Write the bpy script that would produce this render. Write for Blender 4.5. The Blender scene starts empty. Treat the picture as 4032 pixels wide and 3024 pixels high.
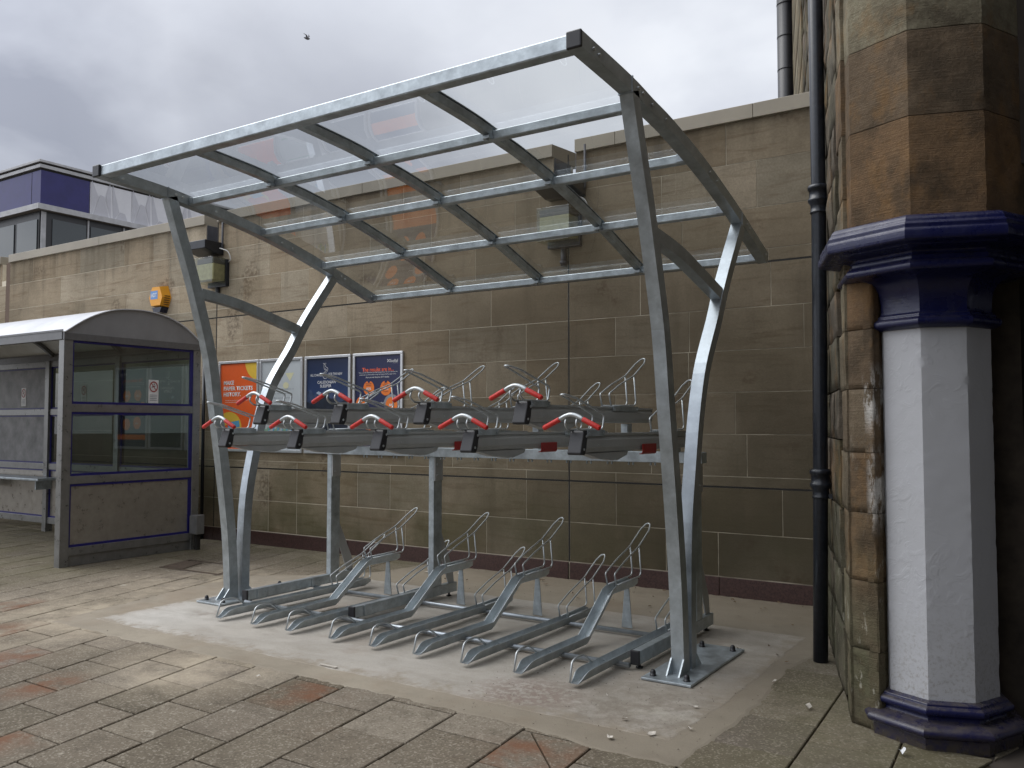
import bpy, bmesh, math, random
from math import sin, cos, pi, radians, sqrt
from mathutils import Vector, Matrix, noise as mnoise
random.seed(7)
S = bpy.context.scene
COL = S.collection

# ------------------------------------------------------------------ nodes
class NT:
    def __init__(s, name, metallic=0.0, rough=0.6, spec=0.5):
        s.m = bpy.data.materials.new(name); s.m.use_nodes = True
        s.t = s.m.node_tree; s.t.nodes.clear()
        s.out = s.t.nodes.new('ShaderNodeOutputMaterial')
        s.b = s.t.nodes.new('ShaderNodeBsdfPrincipled')
        s.t.links.new(s.b.outputs[0], s.out.inputs[0])
        s.b.inputs['Metallic'].default_value = metallic
        s.b.inputs['Roughness'].default_value = rough
        s.b.inputs['Specular IOR Level'].default_value = spec
        s._pos = None
    def put(s, sock, v):
        if isinstance(v, bpy.types.NodeSocket): s.t.links.new(v, sock)
        elif isinstance(v, (tuple, list)) and len(v) == 3 and sock.type == 'RGBA': sock.default_value = (*v, 1)
        else: sock.default_value = v
    def base(s, v): s.put(s.b.inputs['Base Color'], v); return s
    def inp(s, n, v): s.put(s.b.inputs[n], v); return s
    def pos(s):
        if s._pos is None: s._pos = s.t.nodes.new('ShaderNodeNewGeometry').outputs['Position']
        return s._pos
    def obj(s): return s.t.nodes.new('ShaderNodeTexCoord').outputs['Object']
    def attr(s, n):
        a = s.t.nodes.new('ShaderNodeAttribute'); a.attribute_name = n; return a.outputs['Fac']
    def mapv(s, scale, v=None, loc=(0, 0, 0), rot=(0, 0, 0)):
        n = s.t.nodes.new('ShaderNodeMapping'); s.put(n.inputs[0], v or s.pos())
        n.inputs['Scale'].default_value = scale; n.inputs['Location'].default_value = loc; n.inputs['Rotation'].default_value = rot
        return n.outputs[0]
    def noise(s, scale, detail=4, rough=.55, v=None, dist=0):
        n = s.t.nodes.new('ShaderNodeTexNoise'); s.put(n.inputs['Vector'], v or s.pos())
        n.inputs['Scale'].default_value = scale; n.inputs['Detail'].default_value = detail
        n.inputs['Roughness'].default_value = rough; n.inputs['Distortion'].default_value = dist
        return n.outputs['Fac']
    def vor(s, scale, v=None, out='Distance'):
        n = s.t.nodes.new('ShaderNodeTexVoronoi'); s.put(n.inputs['Vector'], v or s.pos())
        n.inputs['Scale'].default_value = scale
        return n.outputs[out]
    def ramp(s, f, *st):
        n = s.t.nodes.new('ShaderNodeValToRGB'); s.put(n.inputs[0], f)
        e = n.color_ramp.elements
        while len(e) < len(st): e.new(.5)
        for i, (p, c) in enumerate(st):
            e[i].position = p; e[i].color = (c, c, c, 1) if not isinstance(c, (tuple, list)) else (*c, 1)
        return n.outputs[0]
    def mix(s, f, a, b, mode='MIX'):
        n = s.t.nodes.new('ShaderNodeMix'); n.data_type = 'RGBA'; n.blend_type = mode
        s.put(n.inputs[0], f); s.put(n.inputs[6], a); s.put(n.inputs[7], b)
        return n.outputs[2]
    def math(s, op, a, b=0.0, c=0.0):
        n = s.t.nodes.new('ShaderNodeMath'); n.operation = op
        s.put(n.inputs[0], a); s.put(n.inputs[1], b)
        if op in ('MULTIPLY_ADD', 'COMPARE'): s.put(n.inputs[2], c)
        return n.outputs[0]
    def sep(s, i, v=None):
        n = s.t.nodes.new('ShaderNodeSeparateXYZ'); s.put(n.inputs[0], v or s.pos()); return n.outputs[i]
    def rng(s, v, a, b, c=0.0, d=1.0):
        n = s.t.nodes.new('ShaderNodeMapRange'); s.put(n.inputs[0], v)
        for i, x in enumerate((a, b, c, d)): n.inputs[i + 1].default_value = x
        return n.outputs[0]
    def blob(s, c, r, soft=.5):
        n = s.t.nodes.new('ShaderNodeVectorMath'); n.operation = 'DISTANCE'
        s.put(n.inputs[0], s.pos()); n.inputs[1].default_value = c
        return s.rng(n.outputs['Value'], r, r * (1 - soft))
    def bump(s, h, strength=.3, dist=.01):
        n = s.t.nodes.new('ShaderNodeBump'); n.inputs['Strength'].default_value = strength
        n.inputs['Distance'].default_value = dist; s.put(n.inputs['Height'], h)
        s.t.links.new(n.outputs[0], s.b.inputs['Normal']); return s

def plain(name, c, rough=.5, metallic=0.0, spec=.5, var=.12, sc=20, bump=0):
    t = NT(name, metallic, rough, spec)
    f = t.noise(sc, 4, .6)
    a = tuple(max(0, x * (1 - var)) for x in c); b = tuple(min(1, x * (1 + var)) for x in c)
    t.base(t.ramp(f, (.3, a), (.7, b)))
    if bump: t.bump(f, bump, .004)
    return t.m

def galv_mat(name, c=(.40, .43, .46), rough=.40, metal=.85, k=1.0):
    t = NT(name, metal, rough)
    v = t.vor(55, t.mapv((1, 1, 1), t.obj()), 'Color')
    n2 = t.noise(9, 5, .65, t.obj()); n3 = t.noise(2.2, 3, .5, t.obj())
    lo = tuple(x * (1 - .32 * k) for x in c); hi = tuple(min(1, x * (1 + .28 * k)) for x in c)
    c1 = t.ramp(n2, (.32, lo), (.68, hi))
    c2 = t.mix(t.math('MULTIPLY', t.sep(0, v), .22 * k), c1, tuple(x * .6 for x in c))
    c3 = t.mix(t.ramp(n3, (.45, 0), (.75, .35 * k)), c2, tuple(x * .7 for x in c))
    t.base(c3)
    t.inp('Roughness', t.rng(n2, .3, .7, rough - .05, rough + .08))
    t.bump(n2, .03 if rough < .35 else .06, .002)
    return t.m

M = {}
M['galv'] = galv_mat('galvanised_steel', (.44, .49, .52), .36, .62)
M['galv_gloss'] = galv_mat('bright_galvanised_steel', (.40, .44, .475), .36, .8, .6)
M['channel'] = galv_mat('galvanised_channel_steel', (.47, .515, .54), .36, .6, .8)
M['galv_post'] = galv_mat('galvanised_post_steel', (.41, .45, .47), .37, .58, .7)
M['rod'] = galv_mat('galvanised_rod', (.56, .59, .60), .33, .75, .5)
M['alu'] = galv_mat('grey_aluminium', (.40, .41, .41), .42, .22, .25)
M['black'] = plain('black_plastic', (.014, .014, .017), .38)
M['blackmetal'] = plain('black_painted_metal', (.012, .015, .022), .30, sc=30, var=.4, bump=.1)
M['red'] = plain('red_rubber_grip', (.56, .025, .018), .45, var=.2, sc=60, bump=.1)
M['redlatch'] = plain('red_plastic', (.30, .012, .012), .4)
M['white'] = plain('white_print', (.72, .72, .72), .5)
M['frame'] = plain('poster_frame_aluminium', (.62, .63, .65), .35, .6, var=.06)
M['navy'] = plain('navy_print', (.012, .016, .07), .35, var=.1)
M['orange'] = plain('orange_print', (.80, .12, .018), .35, var=.04)
M['yellow'] = plain('yellow_print', (.78, .52, .06), .35, var=.04)
M['cyan'] = plain('light_blue_print', (.12, .38, .62), .35, var=.04)
M['orangetext'] = plain('orange_letters', (.85, .12, .03), .4, var=.03)
M['greytext'] = plain('grey_letters', (.25, .27, .3), .4)
M['greyprint'] = plain('pale_grey_print', (.50, .54, .56), .35, var=.05, sc=3)
M['paleyellow'] = plain('pale_yellow_print', (.66, .64, .42), .35, var=.04)
M['greenprint'] = plain('green_print', (.25, .42, .30), .35, var=.1)
M['mount1'] = plain('mountain_print_blue', (.035, .055, .12), .35, var=.5, sc=14)
M['mount2'] = plain('mountain_print_dark', (.012, .016, .03), .35, var=.5, sc=20)
M['snow'] = plain('snow_print', (.35, .42, .52), .35)
M['alarm'] = plain('amber_plastic', (.75, .33, .02), .35, var=.05)
M['alarmdark'] = plain('dark_alarm_base', (.01, .012, .03), .25)
M['badge'] = plain('blue_badge', (.12, .28, .58), .4, var=.04)
M['gasket'] = plain('blue_gasket', (.012, .010, .13), .4, var=.2)
M['shelterroof'] = plain('frosted_roof_sheet', (.66, .67, .70), .28, var=.14, sc=3, spec=.6)
M['shelterdark'] = plain('dark_grey_fascia', (.15, .15, .155), .35, .3, var=.1)
M['gable'] = plain('grey_gable_sheet', (.25, .25, .26), .3, .1, var=.12, sc=3)
M['steelbrushed'] = galv_mat('brushed_stainless', (.25, .25, .245), .30, .6, .5)
M['panelsteel'] = galv_mat('brushed_stainless_panel', (.34, .315, .28), .30, .55, .5)
M['palepanel'] = plain('scuffed_pale_panel', (.17, .168, .17), .45, var=.45, sc=5)
M['coping'] = plain('beige_coping_metal', (.30, .265, .205), .42, .1, var=.10, sc=2.5)
M['lead'] = plain('dark_lead_flashing', (.07, .072, .085), .5, .2, var=.25, sc=9)
M['plinth'] = plain('maroon_granite_plinth', (.055, .026, .022), .5, var=.5, sc=60, bump=.2)
t = NT('lime_mortar', 0, .9, .2); t.base(t.mix(t.math('MULTIPLY', t.rng(t.sep(0), -8.0, -3.0, .1, .8), t.rng(t.noise(3, 4), .35, .6, .4, 1)), t.ramp(t.noise(5, 4), (.3, (.60, .53, .41)), (.7, (.80, .73, .58))), (.14, .12, .085))); M['mortar'] = t.m
M['joint'] = plain('dark_joint', (.02, .018, .016), .9)
M['cream'] = plain('grimy_white_metal', (.42, .42, .43), .5, var=.15, sc=3)
M['bluepanel'] = plain('navy_cladding', (.020, .018, .11), .35, .2, var=.15, sc=2)
M['darkwin'] = plain('dark_window_frame', (.02, .02, .022), .4)
M['whiteclad'] = plain('white_cladding', (.66, .66, .69), .35, var=.05, sc=2)
M['whiteclad_shade'] = plain('white_cladding_shaded_facet', (.50, .50, .54), .35, var=.05, sc=2)  # shading of the tilted facets put into a darker white
M['lampyellow'] = plain('aged_lamp_box', (.36, .33, .20), .5, var=.2, sc=20)
M['whitecable'] = plain('white_cable', (.6, .6, .58), .5)
M['box'] = plain('grey_steel_box', (.20, .20, .20), .45, .3)
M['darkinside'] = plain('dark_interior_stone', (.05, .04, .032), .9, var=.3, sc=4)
M['jambshade'] = plain('shade_dark_stone', (.045, .035, .026), .9, var=.5, sc=7, bump=.4)  # near-black colour stands in for the porch shade on the jamb
M['slate'] = plain('grey_slate', (.07, .07, .075), .6)
M['leaf'] = plain('dry_leaf', (.13, .085, .045), .8, var=.4, sc=40)
M['flake'] = plain('paint_flake', (.52, .48, .42), .8, var=.15, sc=40)
M['paper'] = plain('white_paper', (.66, .67, .68), .8)
M['soil'] = plain('brown_silt', (.085, .06, .042), .95, var=.3, sc=20)
M['bird'] = plain('grey_feathers', (.16, .16, .17), .8)
M['litpane'] = None

def glass_mat(name, tint=(.93, .97, .96), refl=1.0, rough=.0, ior=1.5, dirt=.0):
    m = bpy.data.materials.new(name); m.use_nodes = True; t = m.node_tree; t.nodes.clear()
    out = t.nodes.new('ShaderNodeOutputMaterial'); mx = t.nodes.new('ShaderNodeMixShader')
    tr = t.nodes.new('ShaderNodeBsdfTransparent'); tr.inputs[0].default_value = (*tint, 1)
    gl = t.nodes.new('ShaderNodeBsdfGlossy'); gl.inputs['Roughness'].default_value = rough
    ge = t.nodes.new('ShaderNodeNewGeometry'); dt = t.nodes.new('ShaderNodeVectorMath'); dt.operation = 'DOT_PRODUCT'
    t.links.new(ge.outputs['Normal'], dt.inputs[0]); t.links.new(ge.outputs['Incoming'], dt.inputs[1])
    def mm(op, a, b):
        n = t.nodes.new('ShaderNodeMath'); n.operation = op; n.use_clamp = op == 'MULTIPLY'
        for i, v in enumerate((a, b)):
            if isinstance(v, (int, float)): n.inputs[i].default_value = v
            else: t.links.new(v, n.inputs[i])
        return n.outputs[0]
    ab = mm('ABSOLUTE', dt.outputs['Value'], 0)          # Schlick for both faces of the pane
    sch = mm('ADD', mm('MULTIPLY', mm('POWER', mm('SUBTRACT', 1, ab), 5), .92), .08)
    t.links.new(mm('MULTIPLY', sch, refl), mx.inputs[0])
    t.links.new(tr.outputs[0], mx.inputs[1]); t.links.new(gl.outputs[0], mx.inputs[2])
    last = mx.outputs[0]
    if dirt:
        df = t.nodes.new('ShaderNodeBsdfDiffuse'); df.inputs[0].default_value = (.6, .62, .62, 1)
        m2 = t.nodes.new('ShaderNodeMixShader')
        nz = t.nodes.new('ShaderNodeTexNoise'); nz.inputs['Scale'].default_value = 3; nz.inputs['Detail'].default_value = 6
        g = t.nodes.new('ShaderNodeNewGeometry'); t.links.new(g.outputs['Position'], nz.inputs['Vector'])
        mr = t.nodes.new('ShaderNodeMapRange'); mr.inputs[1].default_value = .35; mr.inputs[2].default_value = .8
        mr.inputs[3].default_value = dirt * .4; mr.inputs[4].default_value = dirt * 1.6
        t.links.new(nz.outputs['Fac'], mr.inputs[0]); t.links.new(mr.outputs[0], m2.inputs[0])
        t.links.new(last, m2.inputs[1]); t.links.new(df.outputs[0], m2.inputs[2]); last = m2.outputs[0]
    t.links.new(last, out.inputs[0])
    return m
M['roofglass'] = glass_mat('clear_roof_sheet', (.93, .95, .95), 1.5, .01, 1.5, .008)
M['glass'] = glass_mat('shelter_glass', (.30, .37, .345), 1.3, .01, 1.5, .02)
M['lampglass'] = glass_mat('lamp_glass', (.80, .83, .74), 1.2, .03)
M['bgglass'] = plain('dark_window_glass', (.03, .04, .042), .06, spec=.8)

# stone of the long boundary wall
def wall_stone():
    t = NT('sandstone_ashlar', 0, .85, .25)
    tint = t.attr('tint')
    c = t.ramp(tint, (0, (.285, .23, .155)), (.25, (.48, .395, .28)), (.5, (.36, .28, .185)), (.75, (.54, .455, .335)), (1, (.34, .30, .225)))
    big = t.noise(.9, 5, .6)
    c = t.mix(t.ramp(big, (.40, 0), (.7, .55)), c, (.17, .135, .085))
    vein = t.noise(3.0, 5, .6, t.mapv((.5, 1, 5), rot=(0, radians(14), 0)), 1.2)
    c = t.mix(t.ramp(vein, (.52, 0), (.70, .5)), c, (.16, .095, .045))
    fine = t.noise(55, 3, .7)
    c = t.mix(t.rng(fine, .3, .7, 0, .35), c, (.09, .075, .05))
    z = t.sep(2); x = t.sep(0)
    st = t.noise(4.0, 4, .6, t.mapv((1.6, 1, .16)))
    # damp streaks below the coping and soot / algae
    topm = t.math('MULTIPLY', t.rng(z, 3.55, 4.2), t.ramp(st, (.38, .15), (.62, 1)))
    c = t.mix(t.math('MULTIPLY', topm, .42), c, (.045, .036, .026))
    c = t.mix(t.math('MULTIPLY', t.ramp(st, (.55, 0), (.72, 1)), .30), c, (.055, .045, .03))
    alg = t.noise(1.1, 4, .6)
    algm = t.math('MULTIPLY', t.rng(z, 1.5, .35), t.ramp(alg, (.34, 0), (.56, 1)))
    c = t.mix(t.math('MULTIPLY', algm, .62), c, (.062, .068, .018))
    # soot crust with the station's shade painted in, heaviest on the bays nearest it
    crust_shade = t.math('MULTIPLY', t.rng(x, -9.5, -3.2), t.rng(t.noise(.8, 5, .6), .2, .6, .6, 1))
    crust_shade = t.math('MULTIPLY', crust_shade, t.rng(z, 2.7, 3.7, 1, .62))
    c = t.mix(t.math('MULTIPLY', crust_shade, .84), c, (.060, .048, .030))
    c = t.mix(t.math('MULTIPLY', t.math('MULTIPLY', t.blob((-2.62, 7.45, 1.52), .19, .25), t.rng(t.noise(9, 4), .3, .6, .5, 1)), .4), c, (.17, .14, .10))
    c = t.mix(t.math('MULTIPLY', t.ramp(t.noise(.55, 6, .62, t.mapv((1, 1, 1.6), loc=(4, 0, 1))), (.50, 0), (.62, 1)), .35), c, (.09, .072, .045))
    sp = t.noise(1.7, 2, .5)
    c = t.mix(t.math('MULTIPLY', t.ramp(sp, (.62, 0), (.68, .5)), t.rng(t.noise(20, 2), .4, .6)), c, (.06, .035, .02))
    t.base(c)
    t.bump(t.math('ADD', t.noise(70, 4, .7), t.math('MULTIPLY', t.noise(9, 4), .7)), .35, .006)
    return t.m
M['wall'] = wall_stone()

def slab_mat():
    t = NT('paving_slabs', 0, .88, .25)
    tint = t.attr('tint')
    c = t.ramp(tint, (0, (.098, .082, .056)), (.2, (.215, .180, .138)), (.4, (.130, .110, .078)), (.6, (.235, .200, .152)), (.8, (.150, .125, .105)), (1, (.275, .238, .186)))
    big = t.noise(1.3, 5, .6)
    c = t.mix(t.ramp(big, (.35, 0), (.7, .45)), c, (.14, .115, .082))
    sp = t.vor(115, out='Color'); v = t.sep(0, sp)
    c = t.mix(t.ramp(v, (.80, 0), (.88, .52)), c, (.40, .36, .29))
    c = t.mix(t.ramp(v, (.0, .55), (.18, 0)), c, (.055, .044, .03))
    fine = t.noise(160, 3, .7)
    c = t.mix(t.rng(fine, .35, .7, 0, .45), c, (.09, .072, .05))
    c = t.mix(t.math('MULTIPLY', t.ramp(t.noise(5.5, 6, .72), (.50, 0), (.64, 1)), .42), c, (.075, .06, .042))
    # cement smear near the new pad
    w = t.noise(3.2, 6, .7, t.mapv((1, 1, 1)))
    sm = t.math('MULTIPLY', t.math('MAXIMUM', t.blob((-6.6, 4.0, 0), 1.7, .85), t.math('MAXIMUM', t.blob((-4.6, 3.5, 0), .75, .7), t.blob((-6.9, 5.4, 0), 1.5, .9))), t.ramp(w, (.36, .15), (.62, 1)))
    c = t.mix(t.math('MULTIPLY', sm, .72), c, (.47, .40, .30))
    wh = t.math('MULTIPLY', t.ramp(t.noise(7, 6, .75), (.60, 0), (.66, 1)), t.ramp(t.noise(1.1, 3), (.45, 0), (.6, 1)))
    c = t.mix(t.math('MULTIPLY', wh, .5), c, (.50, .46, .38))
    # rust
    rn = t.ramp(t.noise(4.5, 5, .65), (.40, 0), (.60, 1))
    rm = None
    for (x, y, r) in ((-6.55, 3.28, .30), (-7.35, 3.75, .32), (-5.75, 3.0, .26), (-5.02, 2.78, .22), (-3.55, 3.55, .30), (-4.35, 2.2, .2), (-3.2, 3.1, .12), (-2.2, 3.4, .30), (-6.0, 3.62, .12)):
        b = t.blob((x, y, 0), r * 1.5, .75); rm = b if rm is None else t.math('MAXIMUM', rm, b)
    c = t.mix(t.math('MULTIPLY', t.math('MULTIPLY', t.math('MULTIPLY', rm, rn), t.attr('rust')), .80), c, (.165, .072, .036))
    alg = t.math('MULTIPLY', t.math('MAXIMUM', t.rng(t.sep(0), -1.9, -1.1), t.math('MAXIMUM', t.rng(t.sep(0), -8.0, -8.8), t.rng(t.sep(1), 6.3, 7.3))), t.ramp(t.noise(2.3, 4), (.3, .3), (.6, 1)))
    c = t.mix(t.math('MULTIPLY', alg, .42), c, (.105, .10, .045))
    t.base(c)
    t.bump(t.math('ADD', t.math('MULTIPLY', t.noise(130, 3, .7), .8), t.math('MULTIPLY', v, .5)), .45, .004)
    return t.m
M['slab'] = slab_mat()

def pad_mat(name, c0, c1, sand=False):
    t = NT(name, 0, .82, .25)
    n1 = t.noise(1.5, 6, .65); n2 = t.noise(2.6, 5, .6, t.mapv((1.0, 2.6, 1), rot=(0, 0, radians(-24))), .6)
    c = t.ramp(n1, (.3, c0), (.7, c1))
    c = t.mix(t.ramp(n2, (.40, .0), (.66, .2 if sand else .5)), c, tuple(min(1, x * 1.18) for x in c1))
    c = t.mix(t.ramp(t.noise(2.0, 6, .7), (.55, 0), (.75, .55)), c, tuple(x * .62 for x in c0))
    br = t.noise(1.3, 5, .65)
    c = t.mix(t.math('MULTIPLY', t.ramp(br, (.52, 0), (.66, 1)), .30), c, (.22, .145, .09))
    if not sand:
        # rougher, stained corner near the right hand base plate
        rgh = t.math('MULTIPLY', t.blob((-1.95, 4.15, 0), .95, .8), t.ramp(t.noise(9, 6, .75), (.42, 0), (.56, 1)))
        c = t.mix(t.math('MULTIPLY', rgh, .55), c, (.15, .118, .085))
        wh = t.math('MULTIPLY', t.blob((-1.75, 4.35, 0), .55, .8), t.ramp(t.noise(6, 6, .7), (.5, 0), (.58, 1)))
        c = t.mix(t.math('MULTIPLY', wh, .6), c, (.52, .49, .42))
        pk = t.math('MULTIPLY', t.blob((-2.6, 4.15, 0), .4, .6), t.ramp(t.noise(22, 4, .75), (.44, 0), (.52, 1)))
        c = t.mix(t.math('MULTIPLY', pk, .6), c, (.19, .12, .10))
        lt = t.math('MULTIPLY', t.blob((-6.1, 4.35, 0), .9, .9), t.ramp(n2, (.3, .3), (.6, 1)))
        c = t.mix(t.math('MULTIPLY', lt, .7), c, (.60, .58, .54))
        dk = t.math('MULTIPLY', t.blob((-5.75, 4.55, 0), .28, .8), t.ramp(t.noise(5, 4), (.4, 0), (.6, 1)))
        c = t.mix(t.math('MULTIPLY', dk, .7), c, (.16, .13, .10))
        xx, yy = t.sep(0), t.sep(1)
        ed = t.math('MINIMUM', t.math('MINIMUM', t.math('ADD', xx, 6.42), t.math('SUBTRACT', -1.60, xx)), t.math('SUBTRACT', yy, 3.90))
        ed = t.math('ADD', ed, t.rng(t.noise(6, 6, .7), .3, .7, -.16, .12))
        c = t.mix(t.rng(ed, .10, -.02, 0, .85), c, (.30, .255, .195))
        c = t.mix(t.math('MULTIPLY', t.rng(xx, -3.4, -1.7), t.rng(t.noise(2.5, 5, .7), .3, .6, .25, .62)), c, (.20, .172, .135))
    else:
        c = t.mix(t.math('MULTIPLY', t.rng(t.sep(0), -3.4, -1.7), .55), c, (.165, .14, .105))
        c = t.mix(t.math('MULTIPLY', t.rng(t.sep(1), 6.3, 7.4), t.rng(t.noise(3, 5, .7), .3, .6, .2, .7)), c, (.13, .105, .07))
    fine = t.noise(180, 3, .7)
    c = t.mix(t.rng(fine, .35, .75, 0, .34), c, (.12, .10, .075))
    t.base(c)
    t.bump(t.math('ADD', fine, t.math('MULTIPLY', t.noise(14, 4), 1.2)), .3, .004)
    return t.m
M['pad'] = pad_mat('new_concrete', (.345, .315, .27), (.45, .42, .375))
M['border'] = pad_mat('sandy_mortar_border', (.255, .22, .17), (.37, .325, .255), True)

def old_stone(name, a, b, d, gr=.5, groove=True):
    t = NT(name, 0, .9, .2)
    tint = t.attr('tint')
    c = t.ramp(tint, (0, a), (.5, b), (1, d))
    c = t.mix(t.ramp(t.noise(5, 6, .7), (.42, 0), (.66, .6)), c, tuple(x * .42 for x in b))
    c = t.mix(t.rng(t.noise(60, 4, .7), .3, .7, 0, .4), c, tuple(x * .45 for x in a))
    z = t.sep(2)
    g = t.math('MULTIPLY', t.rng(z, 1.3, .35), t.ramp(t.noise(4, 5, .7), (.3, .2), (.6, 1)))
    c = t.mix(t.math('MULTIPLY', g, gr), c, (.095, .095, .055))
    w = t.math('MULTIPLY', t.ramp(t.noise(16, 5, .75, t.mapv((1, 1, .35))), (.58, 0), (.64, 1)), t.rng(z, 1.7, .3))
    c = t.mix(t.math('MULTIPLY', w, .6), c, (.42, .40, .33))
    lime = t.math('MULTIPLY', t.math('MULTIPLY', t.blob((-.835, 4.60, 1.62), .20, .7), t.rng(t.sep(0), -.90, -.86)), t.ramp(t.noise(12, 5, .75, t.mapv((1, 1, .35))), (.45, 0), (.52, 1)))
    lim2 = t.math('MULTIPLY', t.math('MULTIPLY', t.blob((-.835, 4.60, 1.18), .24, .7), t.rng(t.sep(0), -.885, -.85)), t.ramp(t.noise(12, 5, .75, t.mapv((1, 1, .35))), (.42, 0), (.50, 1)))
    c = t.mix(t.math('MULTIPLY', t.math('MAXIMUM', lime, lim2), .85), c, (.62, .60, .56))
    t.base(c)
    tool = t.noise(1.0, 2, .5, t.mapv((6, 6, 170)))
    dk = t.math('MULTIPLY', t.ramp(t.noise(2.4, 6, .72), (.47, 0), (.60, 1)), .62)
    c = t.mix(dk, c, tuple(x * .32 for x in b))
    ru = t.math('MULTIPLY', t.ramp(t.noise(3.3, 5, .7, t.mapv((1, 1, .7), loc=(3, 1, 2))), (.52, 0), (.64, 1)), t.rng(z, .5, 1.2, 0, .34))
    c = t.mix(ru, c, (.27, .145, .05)); t.base(c)
    h = t.math('ADD', t.math('ADD', t.noise(22, 6, .75), t.math('MULTIPLY', tool, .35)), t.math('MULTIPLY', t.noise(110, 3, .7), .4))
    t.bump(h, .75 if groove else .5, .012)
    return t.m
M['ashlar'] = old_stone('weathered_brown_ashlar', (.20, .125, .068), (.155, .118, .08), (.27, .25, .175), .8)
M['rubble'] = old_stone('mossy_rubble_stone', (.10, .085, .05), (.15, .135, .10), (.20, .16, .13), .75)

def rendered_white():
    t = NT('lumpy_white_paint', 0, .5, .4)
    z = t.sep(2)
    d = t.math('MULTIPLY', t.rng(z, .75, .2), t.ramp(t.noise(60, 4, .75), (.5, 0), (.62, 1)))
    c = t.mix(t.math('MULTIPLY', d, .6), (.43, .435, .455), (.23, .21, .18))
    c = t.mix(t.ramp(t.noise(3, 5, .6), (.4, 0), (.8, .3)), c, (.33, .33, .32))
    t.base(c)
    l1 = t.ramp(t.noise(11, 4, .6, dist=1.5), (.50, 0), (.64, 1))
    l2 = t.noise(45, 3, .6)
    t.bump(t.math('ADD', t.math('MULTIPLY', l1, t.rng(t.noise(1.7, 3), .4, .6)), t.math('MULTIPLY', l2, .35)), .20, .007)
    return t.m
M['render'] = rendered_white()
def navy_paint():
    t = NT('navy_gloss_paint', 0, .27, .5)
    c = t.mix(t.ramp(t.noise(14, 5, .7), (.55, 0), (.72, .5)), (.007, .009, .052), (.028, .028, .036))
    nz = t.t.nodes.new('ShaderNodeNewGeometry').outputs['True Normal']
    up = t.math('MULTIPLY', t.rng(t.sep(2, nz), .35, .8), t.ramp(t.noise(18, 5, .7), (.35, .1), (.65, 1)))
    z = t.sep(2)
    dust = t.math('MULTIPLY', up, t.rng(z, .6, .3, .25, .75))
    c = t.mix(dust, c, (.10, .085, .065))
    c = t.mix(t.math('MULTIPLY', t.rng(z, .12, .0), t.ramp(t.noise(25, 5, .7), (.35, .2), (.55, 1))), c, (.055, .045, .033))
    ch = t.ramp(t.noise(32, 4, .75), (.685, 0), (.70, 1)); c = t.mix(t.math('MULTIPLY', ch, .5), c, (.10, .095, .10))
    t.base(c); t.inp('Roughness', t.rng(t.noise(9, 4), .3, .7, .18, .42)); t.bump(t.math('ADD', t.noise(30, 5, .65), t.math('MULTIPLY', t.noise(90, 3), .3)), .4, .006)
    return t.m
M['navypaint'] = navy_paint()
t = NT('earth_between_slabs', 0, .95, .1); t.base(t.ramp(t.noise(30, 4, .7), (.3, (.035, .026, .017)), (.7, (.09, .068, .045)))); M['earth'] = t.m
lp = bpy.data.materials.new('lit_window'); lp.use_nodes = True
lp.node_tree.nodes['Principled BSDF'].inputs['Emission Color'].default_value = (1, .85, .5, 1)
lp.node_tree.nodes['Principled BSDF'].inputs['Emission Strength'].default_value = .8
M['litpane'] = lp

# ------------------------------------------------------------------ mesh helpers
def box(bm, x0, x1, y0, y1, z0, z1, bev=0, seg=2):
    vs = [bm.verts.new(p) for p in ((x0,y0,z0),(x1,y0,z0),(x1,y1,z0),(x0,y1,z0),(x0,y0,z1),(x1,y0,z1),(x1,y1,z1),(x0,y1,z1))]
    fs = [bm.faces.new([vs[i] for i in f]) for f in ((3,2,1,0),(4,5,6,7),(0,1,5,4),(1,2,6,5),(2,3,7,6),(3,0,4,7))]
    if bev:
        es = list({e for f in fs for e in f.edges})
        bmesh.ops.bevel(bm, geom=es, offset=bev, segments=seg, affect='EDGES', profile=.5)
    return fs
def prism(bm, poly, axis, a, b, bev=0):
    def P(p, d):
        if axis == 'x': return (d, p[0], p[1])
        if axis == 'y': return (p[0], d, p[1])
        return (p[0], p[1], d)
    A = [bm.verts.new(P(p, a)) for p in poly]; B = [bm.verts.new(P(p, b)) for p in poly]
    n = len(poly); fs = [bm.faces.new(A[::-1]), bm.faces.new(B)]
    for i in range(n): fs.append(bm.faces.new((A[i], A[(i+1) % n], B[(i+1) % n], B[i])))
    if bev:
        es = list({e for f in fs for e in f.edges})
        bmesh.ops.bevel(bm, geom=es, offset=bev, segments=2, affect='EDGES', profile=.5)
    bmesh.ops.recalc_face_normals(bm, faces=[f for f in bm.faces if f.is_valid])
def fillet(pts, r=.02, n=4):
    out = [Vector(pts[0])]
    for i in range(1, len(pts)-1):
        p = Vector(pts[i]); a = Vector(pts[i-1]) - p; b = Vector(pts[i+1]) - p
        d = min(r, a.length*.45, b.length*.45); a = p + a.normalized()*d; b = p + b.normalized()*d
        for k in range(n+1):
            t = k/n; out.append(a*(1-t)**2 + p*2*t*(1-t) + b*t*t)
    out.append(Vector(pts[-1])); return out
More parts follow.
